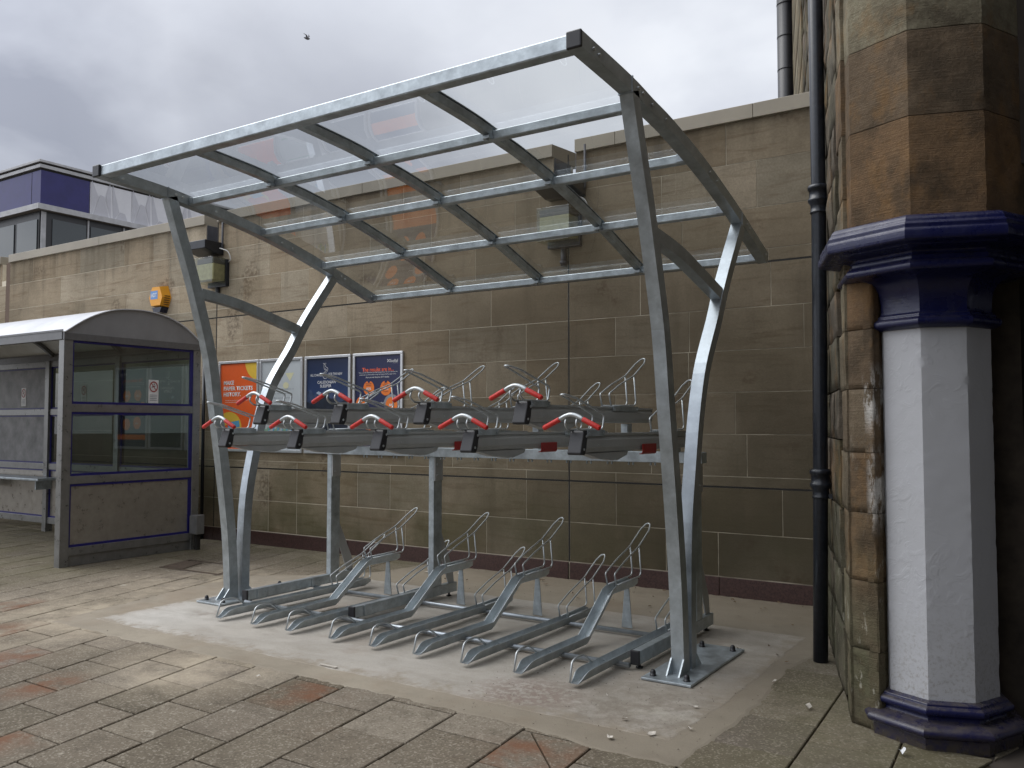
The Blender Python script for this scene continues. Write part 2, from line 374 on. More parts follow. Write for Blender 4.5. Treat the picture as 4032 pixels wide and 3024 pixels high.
def tube(bm, pts, r, n=10, cap=True):
    pts = [Vector(p) for p in pts]; rings = []
    t0 = (pts[1]-pts[0]).normalized(); u = t0.orthogonal().normalized()
    for i, p in enumerate(pts):
        if i == 0: t = t0
        elif i == len(pts)-1: t = (pts[i]-pts[i-1]).normalized()
        else: t = ((pts[i+1]-pts[i]).normalized() + (pts[i]-pts[i-1]).normalized()).normalized()
        u = (u - t*u.dot(t)).normalized(); w = t.cross(u)
        rr = r[i] if isinstance(r, (list, tuple)) else r
        rings.append([bm.verts.new(p + (u*cos(2*pi*k/n) + w*sin(2*pi*k/n))*rr) for k in range(n)])
    for a, b in zip(rings, rings[1:]):
        for k in range(n):
            f = bm.faces.new((a[k], a[(k+1) % n], b[(k+1) % n], b[k])); f.smooth = True
    if cap: bm.faces.new(rings[0][::-1]); bm.faces.new(rings[-1])
def rnd(prof, per=4): return [(p[0], p[1]) for p in smooth_path(prof, per*(len(prof)-1))]
def lathe(bm, prof, cx, cy, n=24, smooth=True, a0=0.0):
    rings = []
    for r, z in prof:
        rings.append([bm.verts.new((cx + r*cos(a0+2*pi*k/n), cy + r*sin(a0+2*pi*k/n), z)) for k in range(n)])
    for a, b in zip(rings, rings[1:]):
        for k in range(n):
            f = bm.faces.new((a[k], a[(k+1) % n], b[(k+1) % n], b[k])); f.smooth = smooth
    bm.faces.new(rings[0][::-1]); bm.faces.new(rings[-1])
def strip(bm, A, B, x0, x1, bev=.006):
    """solid bar whose side view (y,z) lies between the polylines A and B"""
    R = []
    for (a, b) in zip(A, B):
        R.append([bm.verts.new((x, p[0], p[1])) for x, p in ((x0, a), (x1, a), (x1, b), (x0, b))])
    fs = []
    for a, b in zip(R, R[1:]):
        for k in range(4): fs.append(bm.faces.new((a[k], a[(k+1) % 4], b[(k+1) % 4], b[k])))
    fs.append(bm.faces.new(R[0][::-1])); fs.append(bm.faces.new(R[-1]))
    if bev:
        longe = [e for e in bm.edges if len(e.link_faces) == 2 and e.calc_face_angle(0) > 1.0]
        bmesh.ops.bevel(bm, geom=longe, offset=bev, segments=2, affect='EDGES', profile=.5)
    bmesh.ops.recalc_face_normals(bm, faces=bm.faces)
def smooth_path(pts, n=24):
    """Catmull-Rom through (y,z) points"""
    P = [Vector(p) for p in pts]; P = [P[0]*2-P[1]] + P + [P[-1]*2-P[-2]]; out = []
    m = len(P)-3; per = max(2, n//m)
    for i in range(m):
        p0, p1, p2, p3 = P[i:i+4]
        for k in range(per):
            t = k/per
            out.append(.5*((2*p1) + (p2-p0)*t + (2*p0-5*p1+4*p2-p3)*t*t + (3*p1-p0-3*p2+p3)*t**3))
    out.append(P[-2]); return out
def offset(path, d):
    out = []
    for i, p in enumerate(path):
        a = path[max(0, i-1)]; b = path[min(len(path)-1, i+1)]; t = (b-a).normalized()
        out.append(p + Vector((-t[1], t[0]))*d)
    return out
def clip(poly, n, d):
    """keep the side of a convex polygon where n.p <= d"""
    out = []
    for i, p in enumerate(poly):
        q = poly[(i+1) % len(poly)]; a = n[0]*p[0]+n[1]*p[1]-d; b = n[0]*q[0]+n[1]*q[1]-d
        if a <= 0: out.append(p)
        if (a < 0 < b) or (b < 0 < a):
            t = a/(a-b); out.append((p[0]+(q[0]-p[0])*t, p[1]+(q[1]-p[1])*t))
    return out

WL = {}
def loc_of(o):
    v = Vector((0, 0, 0))
    while o is not None: v = v + o.location; o = o.parent
    return v
def tagit(o, label=None, cat=None, group=None, kind=None):
    if label: o['label'] = label
    if cat: o['category'] = cat
    if group: o['group'] = group
    if kind: o['kind'] = kind
    return o
def thing(name, label, cat, loc, group=None):
    o = bpy.data.objects.new(name, None); COL.objects.link(o); o.location = loc; o.empty_display_size = .1
    return tagit(o, label, cat, group)
def mk(name, src, mat, parent=None, loc=None, world=True, label=None, smooth=False):
    """link one mesh object; src is a bmesh or a mesh. world: src is in world coordinates"""
    if isinstance(src, bmesh.types.BMesh):
        me = bpy.data.meshes.new(name)
        if parent is not None and world:
            src.transform(Matrix.Translation(-loc_of(parent)))
        src.to_mesh(me); src.free()
        for mm in (mat if isinstance(mat, (list, tuple)) else [mat]): me.materials.append(mm)
    else: me = src
    o = bpy.data.objects.new(name, me); COL.objects.link(o); o.parent = parent
    if loc is not None: o.location = loc
    if label: o['label'] = label
    return o
def BM(): return bmesh.new()
def tree_copy(o, parent, loc=None):
    c = o.copy(); COL.objects.link(c); c.parent = parent
    if loc is not None: c.location = loc
    for ch in [x for x in bpy.data.objects if x.parent == o]: tree_copy(ch, c)
    return c

def text_bm(s, bold=0.0):
    cu = bpy.data.curves.new('txt', 'FONT'); cu.body = s; cu.offset = bold; cu.resolution_u = 3
    ob = bpy.data.objects.new('txt', cu); COL.objects.link(ob)
    dg = bpy.context.evaluated_depsgraph_get(); dg.update()
    me = bpy.data.meshes.new_from_object(ob.evaluated_get(dg)); bm = BM(); bm.from_mesh(me)
    bpy.data.objects.remove(ob); bpy.data.curves.remove(cu); bpy.data.meshes.remove(me)
    return bm
def add_text(dst, s, x, z, w, h, y, bold=0.0, axis='y', sgn=1):
    """letters in the XZ plane at depth y: left x, baseline z, width w, cap height h"""
    bm = text_bm(s, bold)
    X = [v.co.x for v in bm.verts]; a, b = min(X), max(X)
    k = h/.70
    for v in bm.verts:
        px = x + (v.co.x-a)/(b-a)*w*sgn; pz = z + v.co.y*k
        v.co = (px, y, pz) if axis == 'y' else (y, px, pz)
    me = bpy.data.meshes.new('t'); bm.to_mesh(me); bm.free(); dst.from_mesh(me); bpy.data.meshes.remove(me)
def letters(parent, y, mat, rows, name='lettering'):
    for (s_, x, z, w, h, b) in rows:
        bm = BM(); add_text(bm, s_, x, z, w, h, y, b); mk(name, bm, mat, parent)
def flat(bm, pts, y):
    bm.faces.new([bm.verts.new((p[0], y, p[1])) for p in pts])
def disc(cx, cz, rx, rz, n=28): return [(cx+rx*cos(2*pi*k/n), cz+rz*sin(2*pi*k/n)) for k in range(n)]

# ------------------------------------------------------------------ ground
bm = BM(); s_ = 140
bm.faces.new([bm.verts.new(p) for p in ((-s_, -s_, -.016), (s_, -s_, -.016), (s_, s_, -.016), (-s_, s_, -.016))])
tagit(mk('ground', bm, M['earth']), kind='structure')

def colx(xb, y):
    s = -.034 + .052*(xb+1.04) if xb < -1.04 else -.034
    return xb + max(s, -.26)*(y-2.6)
edges = []
x = -4.46
while x > -17: edges.append(x); x -= .36
edges = edges[::-1] + [-4.10, -3.74, -3.38, -3.03, -2.62, -2.22, -1.85, -1.45, -1.05, -.66, -.28, .12, .52, .92, 1.32, 1.72]
i0 = edges.index(-4.46)
bm = BM(); lay = None; tints = []; rusts = []
RP = ((-6.55, 3.28), (-7.35, 3.75), (-5.75, 3.0), (-5.02, 2.78), (-3.6, 3.5), (-4.35, 2.2), (-2.2, 3.45), (-2.05, 3.6))
def slab(poly, tint):
    if len(poly) < 3: return
    ar = abs(sum(poly[i][0]*poly[(i+1) % len(poly)][1]-poly[(i+1) % len(poly)][0]*poly[i][1] for i in range(len(poly)))/2)
    if ar < .004: return
    cx = sum(p[0] for p in poly)/len(poly); cy = sum(p[1] for p in poly)/len(poly)
    tz = random.uniform(-.0035, -.0006); ax = random.uniform(-.004, .004); ay = random.uniform(-.004, .004)
    def ring(k, dz):
        o = []
        for p in poly:
            d = Vector((cx-p[0], cy-p[1])); L = d.length; d = d/L
            q = (p[0]+d[0]*k*1.3, p[1]+d[1]*k*1.3)
            o.append(bm.verts.new((q[0], q[1], tz + ax*(q[0]-cx) + ay*(q[1]-cy) + dz)))
        return o
    a = ring(.003, -.014); b = ring(.003, -.004); c = ring(.008, 0)
    ru_ = 1.0 if any((cx-q[0])**2+(cy-q[1])**2 < .066 for q in RP) else .12
    rusts.extend([ru_]*(2*len(poly)+1))
    for u, v in ((a, b), (b, c)):
        for i in range(len(poly)): bm.faces.new((u[i], u[(i+1) % len(poly)], v[(i+1) % len(poly)], v[i])); tints.append(tint)
    bm.faces.new(c); tints.append(tint)
for i in range(len(edges)-1):
    e0, e1 = edges[i], edges[i+1]; odd = (i-i0) % 2 == 0
    pitch = .45; ph = .525 if odd else .75
    if e0 > -1.6: pitch = .475; ph = (4.04 if (i % 2) == (edges.index(-1.45) % 2) else 4.28) - 12*.475
    n0 = int((-1.5-ph)/pitch)-1
    for k in range(n0, 40):
        y0 = ph + k*pitch; y1 = y0+pitch
        if y0 < -1.5 or y0 > 7.45: continue
        y1 = min(y1, 7.45)
        jx = random.uniform(-.003, .003)
        q = [(colx(e0, y0)+.0025, y0+.0025+jx), (colx(e1, y0)-.0025, y0+.0025+jx), (colx(e1, y1)-.0025, y1-.0025+jx), (colx(e0, y1)+.0025, y1-.0025+jx)]
        q = clip(q, (.945, -.326), .945*(-.36)-.326*4.45) if y0 > 3.2 else q          # porch threshold
        q = clip(q, (cos(radians(16.6)), sin(radians(16.6))), cos(radians(16.6))*(-.97)+sin(radians(16.6))*4.66-.0) if y0 > 4.5 else q
        if not q: continue
        mx = sum(p[0] for p in q)/len(q); my = sum(p[1] for p in q)/len(q)
        t_ = random.random()
        if -2.35 < mx < -1.9 and 2.9 < my < 3.9:      # cut slabs at the pad corner
            nx, ny = .735, .678; d = nx*(-2.31)+ny*3.712
            slab(clip(q, (nx, ny), d-.004), t_); slab(clip(q, (-nx, -ny), -d-.004), random.random())
        else: slab(q, t_)
me = bpy.data.meshes.new('paving'); bm.to_mesh(me); bm.free(); me.materials.append(M['slab'])
a = me.attributes.new('tint', 'FLOAT', 'FACE'); a.data.foreach_set('value', tints)
a = me.attributes.new('rust', 'FLOAT', 'FACE'); a.data.foreach_set('value', rusts)
tagit(mk('paving', me, None), kind='structure')

def skirt(bm, pts, ztop, w=.014):
    n = len(pts); ar = sum(pts[i][0]*pts[(i+1) % n][1]-pts[(i+1) % n][0]*pts[i][1] for i in range(n)); sg = 1 if ar > 0 else -1
    O, I = [], []
    for i, p in enumerate(pts):
        a, b = Vector(pts[i-2]), Vector(pts[(i+2) % n]); d = (b-a).normalized(); nn = Vector((-d[1], d[0]))*sg
        O.append(bm.verts.new((p[0], p[1], -.004))); I.append(bm.verts.new((p[0]+nn[0]*w, p[1]+nn[1]*w, ztop)))
    for i in range(n):
        f = bm.faces.new((O[i], O[(i+1) % n], I[(i+1) % n], I[i])); f.smooth = True
    f = bm.faces.new(I); bmesh.ops.recalc_face_normals(bm, faces=bm.faces)
def ragged(pts, step=.06, amp=.008):
    out = []
    for i, p in enumerate(pts):
        q = pts[(i+1) % len(pts)]; d = Vector(q)-Vector(p); n = max(1, int(d.length/step)); t = d.normalized() if d.length else d
        for k in range(n):
            r = random.uniform(-amp, amp); b = Vector(p)+d*(k/n); out.append((b[0]-t[1]*r, b[1]+t[0]*r))
    return out
bpoly = ragged([(-6.60, 3.69), (-5.6, 3.67), (-4.5, 3.73), (-3.9, 3.71), (-2.7, 3.71), (-2.30, 3.70), (-1.87, 3.64), (-1.50, 3.66), (-1.47, 4.2), (-1.46, 4.8), (-1.50, 5.45), (-1.40, 6.3), (-1.62, 7.0), (-1.83, 7.45), (-5.9, 7.45), (-6.0, 6.75), (-6.35, 6.3), (-6.9, 5.9), (-6.9, 5.1)], .05, .012)
bm = BM(); skirt(bm, bpoly, .0012, .022)
tagit(mk('mortar_border', bm, M['border']), kind='structure')
bm = BM(); skirt(bm, ragged([(-6.40, 3.91), (-1.645, 3.905), (-1.60, 4.6), (-1.62, 6.33), (-6.42, 6.37)], .05, .006), .0038, .02)
tagit(mk('concrete_pad', bm, M['pad']), kind='structure')
bm = BM(); bm.faces.new([bm.verts.new(p) for p in ((-.36, 4.45, -.012), (1.2, 0, -.012), (9, 0, -.012), (9, 14, -.012), (-1.2, 14, -.012))])
tagit(mk('porch_floor', bm, M['darkinside']), kind='structure')

# ------------------------------------------------------------------ boundary wall
W = 7.45
wall = thing('boundary_wall', 'long sandstone ashlar wall with beige metal coping behind the cycle shelter', 'wall', (-8, W, 0))
ZC = [(.168, .55), (.55, .945), (.957, 1.045), (1.045, 1.415), (1.415, 1.785), (1.785, 2.155), (2.155, 2.525), (2.525, 2.908), (2.920, 3.027), (3.027, 3.40), (3.40, 3.815), (3.815, 4.19)]
KN = {0: [-9.63, -8.46, -7.96, -6.245, -5.154, -3.16, -2.668], 1: [-9.47, -8.46, -7.96, -6.965, -6.473, -5.775, -4.665, -3.663, -2.1], 2: [-9.2, -7.96, -6.96, -6.47, -5.77, -4.667, -3.664],
      3: [-8.8, -7.4, -6.25, -5.6, -4.9, -3.3, -2.4], 4: [-8.4, -7.85, -6.6, -5.75, -4.7, -3.662, -2.5], 5: [-8.65, -7.84, -7.05, -5.156, -4.67, -2.93], 6: [-8.49, -7.84, -7.1, -5.645, -4.667, -3.66, -2.917, -1.9],
      7: [-8.99, -8.48, -7.16, -6.47, -5.9, -5.1, -3.4, -2.673, -2.173], 8: [-8.483, -7.607, -7.155, -6.2, -5.2, -3.6, -2.9, -2.19], 9: [-12.725, -11.527, -10.3, -8.994, -8.285, -7.803, -6.9, -6.0, -5.3, -2.978], 
      10: [-13.263, -12.234, -11.324, -10.53, -8.493, -7.7, -6.8, -5.9, -4.8, -3.178, -2.283], 11: [-14.095, -13.409, -12.732, -11.6, -10.9, -10.1, -8.68, -7.9, -7.2, -6.3, -5.5, -2.556]}
bays = [(-26, -20.2), (-20.18, -14.916), (-14.793, -9.513), (-9.497, -4.178), (-4.162, -1.2)]
bm = BM(); tints = []; mats = []
def q4(x0, x1, z0, z1, y, tint, mi):
    v = [bm.verts.new(p) for p in ((x0, y, z0), (x1, y, z0), (x1, y, z1), (x0, y, z1))]
    f = bm.faces.new(v); f.material_index = mi; tints.append(tint)
    if mi == 0:
        w = [bm.verts.new((a.co.x, y+.003, a.co.z)) for a in v]
        for k in range(4):
            f = bm.faces.new((v[(k+1) % 4], v[k], w[k], w[(k+1) % 4])); f.material_index = 0; tints.append(tint)
notch = [(-9.745, -9.49), (-4.336, -4.08), (-15.05, -14.79)]
for ci, (z0, z1) in enumerate(ZC):
    for (b0, b1) in bays:
        xs = [b0]+[x for x in KN.get(ci, []) if b0+.15 < x < b1-.15]
        if len(xs) == 1 and b1 < -9:
            x = b0+random.uniform(.3, .9)
            while x < b1-.3: xs.append(x); x += random.uniform(.45, 1.2)
        xs = sorted(xs)+[b1]
        for xa, xb in zip(xs, xs[1:]):
            segs = [(xa+.0035, xb-.0035)]
            if ci == 11:
                for n0, n1 in notch:
                    ns = []
                    for a_, b_ in segs:
                        if n1 <= a_ or n0 >= b_: ns.append((a_, b_))
                        else:
                            if n0-a_ > .02: ns.append((a_, n0))
                            if b_-n1 > .02: ns.append((n1, b_))
                    segs = ns
            for a_, b_ in segs: q4(a_, b_, z0+.0035, z1-.0035, W, random.random(), 0)
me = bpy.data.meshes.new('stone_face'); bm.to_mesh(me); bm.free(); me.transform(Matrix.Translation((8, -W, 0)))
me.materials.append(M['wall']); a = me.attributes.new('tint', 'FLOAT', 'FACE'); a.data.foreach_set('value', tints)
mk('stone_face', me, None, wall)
bm = BM(); box(bm, -26, -1.2, W+.0025, W+.32, 0, 3.90)
for a_, b_ in ((-26, -15.05), (-14.79, -9.745), (-9.49, -4.336), (-4.08, -1.2)): box(bm, a_, b_, W+.0025, W+.40, 3.90, 4.19)
mk('mortar_backing', bm, M['mortar'], wall)
bm = BM()
for a_, b_ in ((-4.178, -4.162), (-9.513, -9.497)): box(bm, a_, b_, W+.0008, W+.004, .168, 4.19)
for (b0, b1) in bays: box(bm, b0, b1, W+.001, W+.004, .943, .959); box(bm, b0, b1, W+.001, W+.004, 2.906, 2.922)
mk('movement_joint', bm, M['joint'], wall)
bm = BM(); box(bm, -14.916, -14.793, W+.0008, W+.004, .168, 4.19); mk('joint_strip', bm, plain('brown_joint_strip', (.13, .085, .06), .8), wall)
for (b0, b1) in [(-26, -14.86), (-14.855, -11.2), (-11.195, -9.5), (-9.495, -7.1), (-7.095, -5.9), (-5.895, -4.18), (-4.16, -2.66), (-2.655, -1.2)]:
    bm = BM(); box(bm, b0, b1, W-.012, W+.1, -.02, .162, .003); mk('granite_plinth', bm, M['plinth'], wall)
# coping lengths with drop edge, returning back at each outlet notch
for (b0, b1) in ((-26, -20.0), (-19.995, -15.05), (-14.79, -12.2), (-12.197, -9.745), (-9.49, -6.9), (-6.897, -4.336), (-4.08, -3.64), (-3.637, -2.3), (-2.297, -1.2)):
    bm = BM()
    prism(bm, [(W-.035, 4.19), (W-.035, 4.318), (W+.50, 4.36), (W+.50, 4.20), (W+.36, 4.20), (W+.05, 4.19)], 'x', b0, b1, .004)
    mk('coping', bm, M['coping'], wall)
for xa, xb in ((-9.745, -9.49), (-4.336, -4.08)):
    bm = BM()
    prism(bm, [(W+.01, 3.93), (W+.01, 4.185), (W+.33, 4.185), (W+.33, 3.93)], 'x', xa+.0, xa+.012)
    prism(bm, [(W+.01, 3.93), (W+.01, 4.185), (W+.33, 4.185), (W+.33, 3.93)], 'x', xb-.012, xb)
    box(bm, xa+.012, xb-.012, W-.01, W+.34, 3.905, 3.925)
    mk('lead_lining', bm, M['lead'], wall)

def outlet(xc, label):
    t = thing('rainwater_hopper', label, 'hopper', (xc, W, 3.8), 'rainwater hoppers on the boundary wall')
    bm = BM(); prism(bm, [(W-.30, 3.90), (W-.30, 3.79), (W-.10, 3.74), (W-.005, 3.74), (W-.005, 3.90)], 'x', xc-.17, xc+.24, .006); mk('hopper_box', bm, M['blackmetal'], t)
    bm = BM(); tube(bm, fillet([(xc+.235, W-.03, 3.80), (xc+.245, W-.03, 3.86), (xc+.245, W-.03, 4.25)], .03), .014, 8); mk('overflow_pipe', bm, M['lead'], t)
    return t
outlet(-9.62, 'black rainwater hopper in the wall notch above the left floodlight, beyond the left posts')
outlet(-4.21, 'black rainwater hopper in the wall notch above the right floodlight, seen through the clear roof')
def flood(xc, zc, label, cable=True):
    t = thing('floodlight', label, 'floodlight', (xc, W, zc), 'floodlights on the boundary wall')
    bm = BM(); box(bm, xc-.17, xc+.20, W-.06, W-.002, zc-.20, zc+.16, .01); mk('back_box', bm, M['blackmetal'], t)
    bm = BM(); box(bm, xc-.15, xc+.18, W-.24, W-.062, zc-.13, zc+.08, .004); mk('lamp_box', bm, M['lampyellow'], t)
    bm = BM(); box(bm, xc-.15, xc+.18, W-.24, W-.062, zc+.083, zc+.15, .004); mk('gear_tray', bm, M['lead'], t)
    bm = BM(); box(bm, xc-.165, xc+.195, W-.27, W-.061, zc-.165, zc+.165, .003); mk('glass_cover', bm, M['lampglass'], t)
    bm = BM(); tube(bm, fillet([(xc+.12, W-.1, zc+.30), (xc+.27, W-.08, zc+.25), (xc+.30, W-.06, zc+.14), (xc+.21, W-.03, zc+.12)], .06, 5), .007, 6); mk('cable', bm, M['whitecable'], t)
    bm = BM(); tube(bm, [(xc, W-.03, zc-.2), (xc, W-.03, zc-.38)], .028, 10); tube(bm, [(xc, W-.03, zc-.33), (xc, W-.03, zc-.36)], .038, 10); mk('stub_pipe', bm, M['lead'], t)
flood(-9.46, 3.51, 'boxy wall floodlight with yellowed lamp box, left one beside the amber alarm box')
flood(-4.21, 3.45, 'boxy wall floodlight with yellowed lamp box seen through the clear cycle shelter roof')
bm = BM(); tube(bm, [(-9.70, W-.035, 0), (-9.70, W-.035, 2.36)], .022, 10)
tagit(mk('service_pipe', bm, M['blackmetal']), 'thin dark service pipe down the wall just right of the waiting shelter', 'pipe')

# ------------------------------------------------------------------ alarm box
t = thing('alarm_box', 'amber hexagonal burglar alarm box on the stone wall above the waiting shelter', 'alarm', (-10.6, W, 3.24))
hx = [(-10.815, 3.26), (-10.74, 3.43), (-10.55, 3.43), (-10.475, 3.26), (-10.53, 3.13), (-10.76, 3.13)]
def taper(bm, poly, y0, y1, k, c):
    A = [bm.verts.new((p[0], y0, p[1])) for p in poly]
    B = [bm.verts.new((c[0]+(p[0]-c[0])*k, y1, c[1]+(p[1]-c[1])*k)) for p in poly]; n = len(poly)
    bm.faces.new(B)
    for i in range(n): bm.faces.new((A[i], A[(i+1) % n], B[(i+1) % n], B[i]))
    bmesh.ops.recalc_face_normals(bm, faces=bm.faces)
bm = BM(); taper(bm, hx, W-.001, W-.13, .86, (-10.645, 3.27)); mk('casing', bm, M['alarm'], t)
bm = BM(); taper(bm, [(-10.76, 3.128), (-10.53, 3.128), (-10.57, 3.05), (-10.72, 3.05)], W-.001, W-.11, .9, (-10.645, 3.11)); mk('strobe_lens', bm, M['alarmdark'], t)
bm = BM()
for k in range(5): box(bm, -10.50+.006*k-.01, -10.475-.012*(4-k)*.6, W-.1, W-.02, 3.155+.03*k, 3.163+.03*k)
mk('louvre', bm, M['joint'], t)
bm = BM(); flat(bm, [(-10.76, 3.24), (-10.60, 3.24), (-10.60, 3.355), (-10.76, 3.355)], W-.1315); bd = mk('badge', bm, M['badge'], t)
bm = BM(); add_text(bm, 'ADT', -10.745, 3.27, .13, .055, W-.133, .02); mk('badge_letters', bm, M['white'], bd)

# ------------------------------------------------------------------ posters
def poster(x0, x1, label):
    t = thing('framed_poster', label, 'poster', ((x0+x1)/2, W, 1.155), 'framed posters on the boundary wall')
    z0, z1 = 1.155, 2.325
    bm = BM(); f = .034
    for a_ in ((x0, x1, z0, z0+f), (x0, x1, z1-f, z1), (x0, x0+f, z0+f, z1-f), (x1-f, x1, z0+f, z1-f)): box(bm, a_[0], a_[1], W-.028, W-.001, a_[2], a_[3], .005)
    mk('frame', bm, M['frame'], t)
    return t, x0+f, x1-f, z0+f, z1-f
def sheet(t, b, mat):
    bm = BM(); box(bm, b[0], b[1], W-.010, W-.002, b[2], b[3]); return mk('sheet', bm, mat, t)
Y1 = W-.0112; Y2 = W-.0124; Y3 = W-.0136
def clipd(pts, b):
    p = [tuple(x) for x in pts]
    for n, d in (((1, 0), b[1]-.001), ((-1, 0), -b[0]-.001), ((0, 1), b[3]-.001), ((0, -1), -b[2]-.001)): p = clip(p, n, d)
    return p
# 1 orange
t, *b = poster(-9.42, -8.648, 'orange framed poster reading MAKE PAPER TICKETS HISTORY, leftmost of the four')
sh = sheet(t, b, M['orange']); X0, Z1 = -9.42, 2.325
for dd in (disc(X0+.80, Z1-.0, .30, .27), disc(X0+.21, Z1-.86, .24, .20)):
    bm = BM(); flat(bm, clipd(dd, b), Y1); mk('yellow_shape', bm, M['yellow'], sh)
bm = BM(); flat(bm, disc(X0+.21, Z1-.95, .17, .13), Y2); mk('orange_shape', bm, M['orange'], sh)
bm = BM(); flat(bm, [(X0+.18, Z1-.80), (X0+.40, Z1-.77), (X0+.42, Z1-.85), (X0+.20, Z1-.88)], Y3); mk('blue_card', bm, M['cyan'], sh)
letters(sh, Y1, M['white'], [('MAKE', X0+.094, Z1-.306, .20, .050, .035), ('PAPER TICKETS', X0+.094, Z1-.380, .56, .050, .035), ('HISTORY.', X0+.094, Z1-.456, .335, .050, .035),
    ('Download the app and buy your ticket before you go.', X0+.13, Z1-.515, .43, .011, .01), ('Find out more and get started today', X0+.13, Z1-.540, .26, .012, .02)])
# 2 pale
t, *b = poster(-8.63, -7.862, 'pale grey framed poster with faint yellow words, half hidden by the curved rear post')
sh = sheet(t, b, M['greyprint']); X0 = -8.63
letters(sh, Y1, M['greytext'], [('B', X0+.245, Z1-.165, .035, .055, 0)])
for i, (s, xx, w) in enumerate((('club and become a', .17, .47), ('member to enjoy many', .17, .45), ('benefits and savings', .17, .45), ('ticket offers', .17, .22), ('over 60 years', .47, .16), ('holders at any membership', .17, .53))):
    letters(sh, Y1, M['greytext'], [(s, X0+xx-.03, Z1-(.39+.055*[0, 1, 2, 3, 3, 4][i]), w, .016, 0)])
letters(sh, Y1, M['paleyellow'], [('W', X0+.15, Z1-.245, .07, .05, .02)], 'yellow_letter')
bm = BM(); flat(bm, [(X0+.46, Z1-.19), (X0+.61, Z1-.185), (X0+.54, Z1-.29)], Y1); mk('yellow_shape', bm, M['paleyellow'], sh)
bm = BM(); flat(bm, disc(X0+.47, Z1-.34, .05, .04), Y1); mk('yellow_shape', bm, M['paleyellow'], sh)
bm = BM()
for k in range(9): flat(bm, disc(X0+.12+.055*k, Z1-.90+.03*sin(k*2.1), .04, .022, 10), Y1+.0001*k)
flat(bm, [(b[0]+.05, b[2]+.03), (b[1]-.05, b[2]+.03), (b[1]-.05, b[2]+.055), (b[0]+.05, b[2]+.055)], Y1)
mk('green_drawing', bm, M['greenprint'], sh)
for k in range(6):
    bm = BM(); flat(bm, [(X0+.16+.08*k, Z1-.93), (X0+.175+.08*k, Z1-.93), (X0+.19+.08*k+.01*(k % 3), Z1-.84), (X0+.178+.08*k, Z1-.84)], Y2); mk('blue_drawing', bm, M['cyan'], sh)
# 3 sleeper
t, *b = poster(-7.826, -7.070, 'dark blue framed poster with white stag emblem and mountains, reading CALEDONIAN SLEEPER')
bluep = NT('night_sky_print', 0, .35); bluep.base(bluep.ramp(bluep.rng(bluep.sep(2), 1.6, 2.35), (0, (.03, .075, .21)), (.45, (.016, .035, .11)), (1, (.012, .018, .045)))); 
sh = sheet(t, b, bluep.m); X0 = -7.826
bm = BM(); rid = [(0, .60), (.05, .52), (.10, .50), (.16, .57), (.22, .53), (.27, .56), (.33, .50), (.40, .54), (.48, .50), (.55, .56), (.62, .53), (.70, .60), (.755, .58)]
flat(bm, clipd([(X0+p[0], Z1-p[1]+.06) for p in rid]+[(X0+.755, b[2]+.002), (X0, b[2]+.002)], b) , Y1) if False else None
for (p, q) in zip(rid, rid[1:]): flat(bm, clipd([(X0+p[0], Z1-p[1]+.10), (X0+p[0], b[2]+.002), (X0+q[0], b[2]+.002), (X0+q[0], Z1-q[1]+.10)], b), Y1)
mk('blue_mountains', bm, M['mount1'], sh)
bm = BM(); rd = [(0, .60), (.1, .64), (.2, .58), (.28, .56), (.34, .52), (.42, .58), (.5, .60), (.58, .64), (.66, .60), (.755, .66)]
for (p, q) in zip(rd, rd[1:]): flat(bm, clipd([(X0+p[0], Z1-p[1]+.07), (X0+p[0], b[2]+.002), (X0+q[0], b[2]+.002), (X0+q[0], Z1-q[1]+.07)], b), Y2)
mk('dark_mountains', bm, M['mount2'], sh)
bm = BM(); flat(bm, [(X0+.19, Z1-.445), (X0+.23, Z1-.425), (X0+.28, Z1-.443), (X0+.25, Z1-.47), (X0+.22, Z1-.46)], Y3); mk('snow_cap', bm, M['snow'], sh)
letters(sh, Y1, M['white'], [('ALL CHANGE', X0+.09, Z1-.245, .20, .030, .005), ('FOR THE NEW', X0+.395, Z1-.238, .22, .030, .005),
    ('CALEDONIAN', X0+.21, Z1-.335, .30, .034, .008), ('SLEEPER', X0+.255, Z1-.380, .185, .034, .008), ('S', X0+.325, Z1-.255, .028, .036, .01)])
bm = BM()
def line2(bm, pts, w, y):
    for p, q in zip(pts, pts[1:]):
        d = Vector((q[0]-p[0], q[1]-p[1])); n = Vector((-d[1], d[0])).normalized()*w/2
        bm.faces.new([bm.verts.new((a_[0], y, a_[1])) for a_ in ((p[0]+n[0], p[1]+n[1]), (p[0]-n[0], p[1]-n[1]), (q[0]-n[0], q[1]-n[1]), (q[0]+n[0], q[1]+n[1]))])
E_ = lambda pts: [(X0+.30+(px-475)*.00083, Z1-(pz-95)*.00064) for px, pz in pts]
line2(bm, E_([(475, 238), (500, 246), (540, 238)]), .004, Y2); line2(bm, E_([(495, 262), (497, 330), (512, 360), (570, 390)]), .004, Y2); line2(bm, E_([(522, 262), (524, 300), (575, 335), (570, 385)]), .004, Y2)
line2(bm, E_([(515, 340), (560, 365)]), .004, Y2); line2(bm, E_([(495, 262), (522, 262)]), .004, Y2)
line2(bm, [(X0+.340+.040*cos(radians(a_)), Z1-.236+.040*sin(radians(a_))) for a_ in range(60, 330, 15)], .005, Y2)
mk('stag_emblem', bm, M['white'], sh)
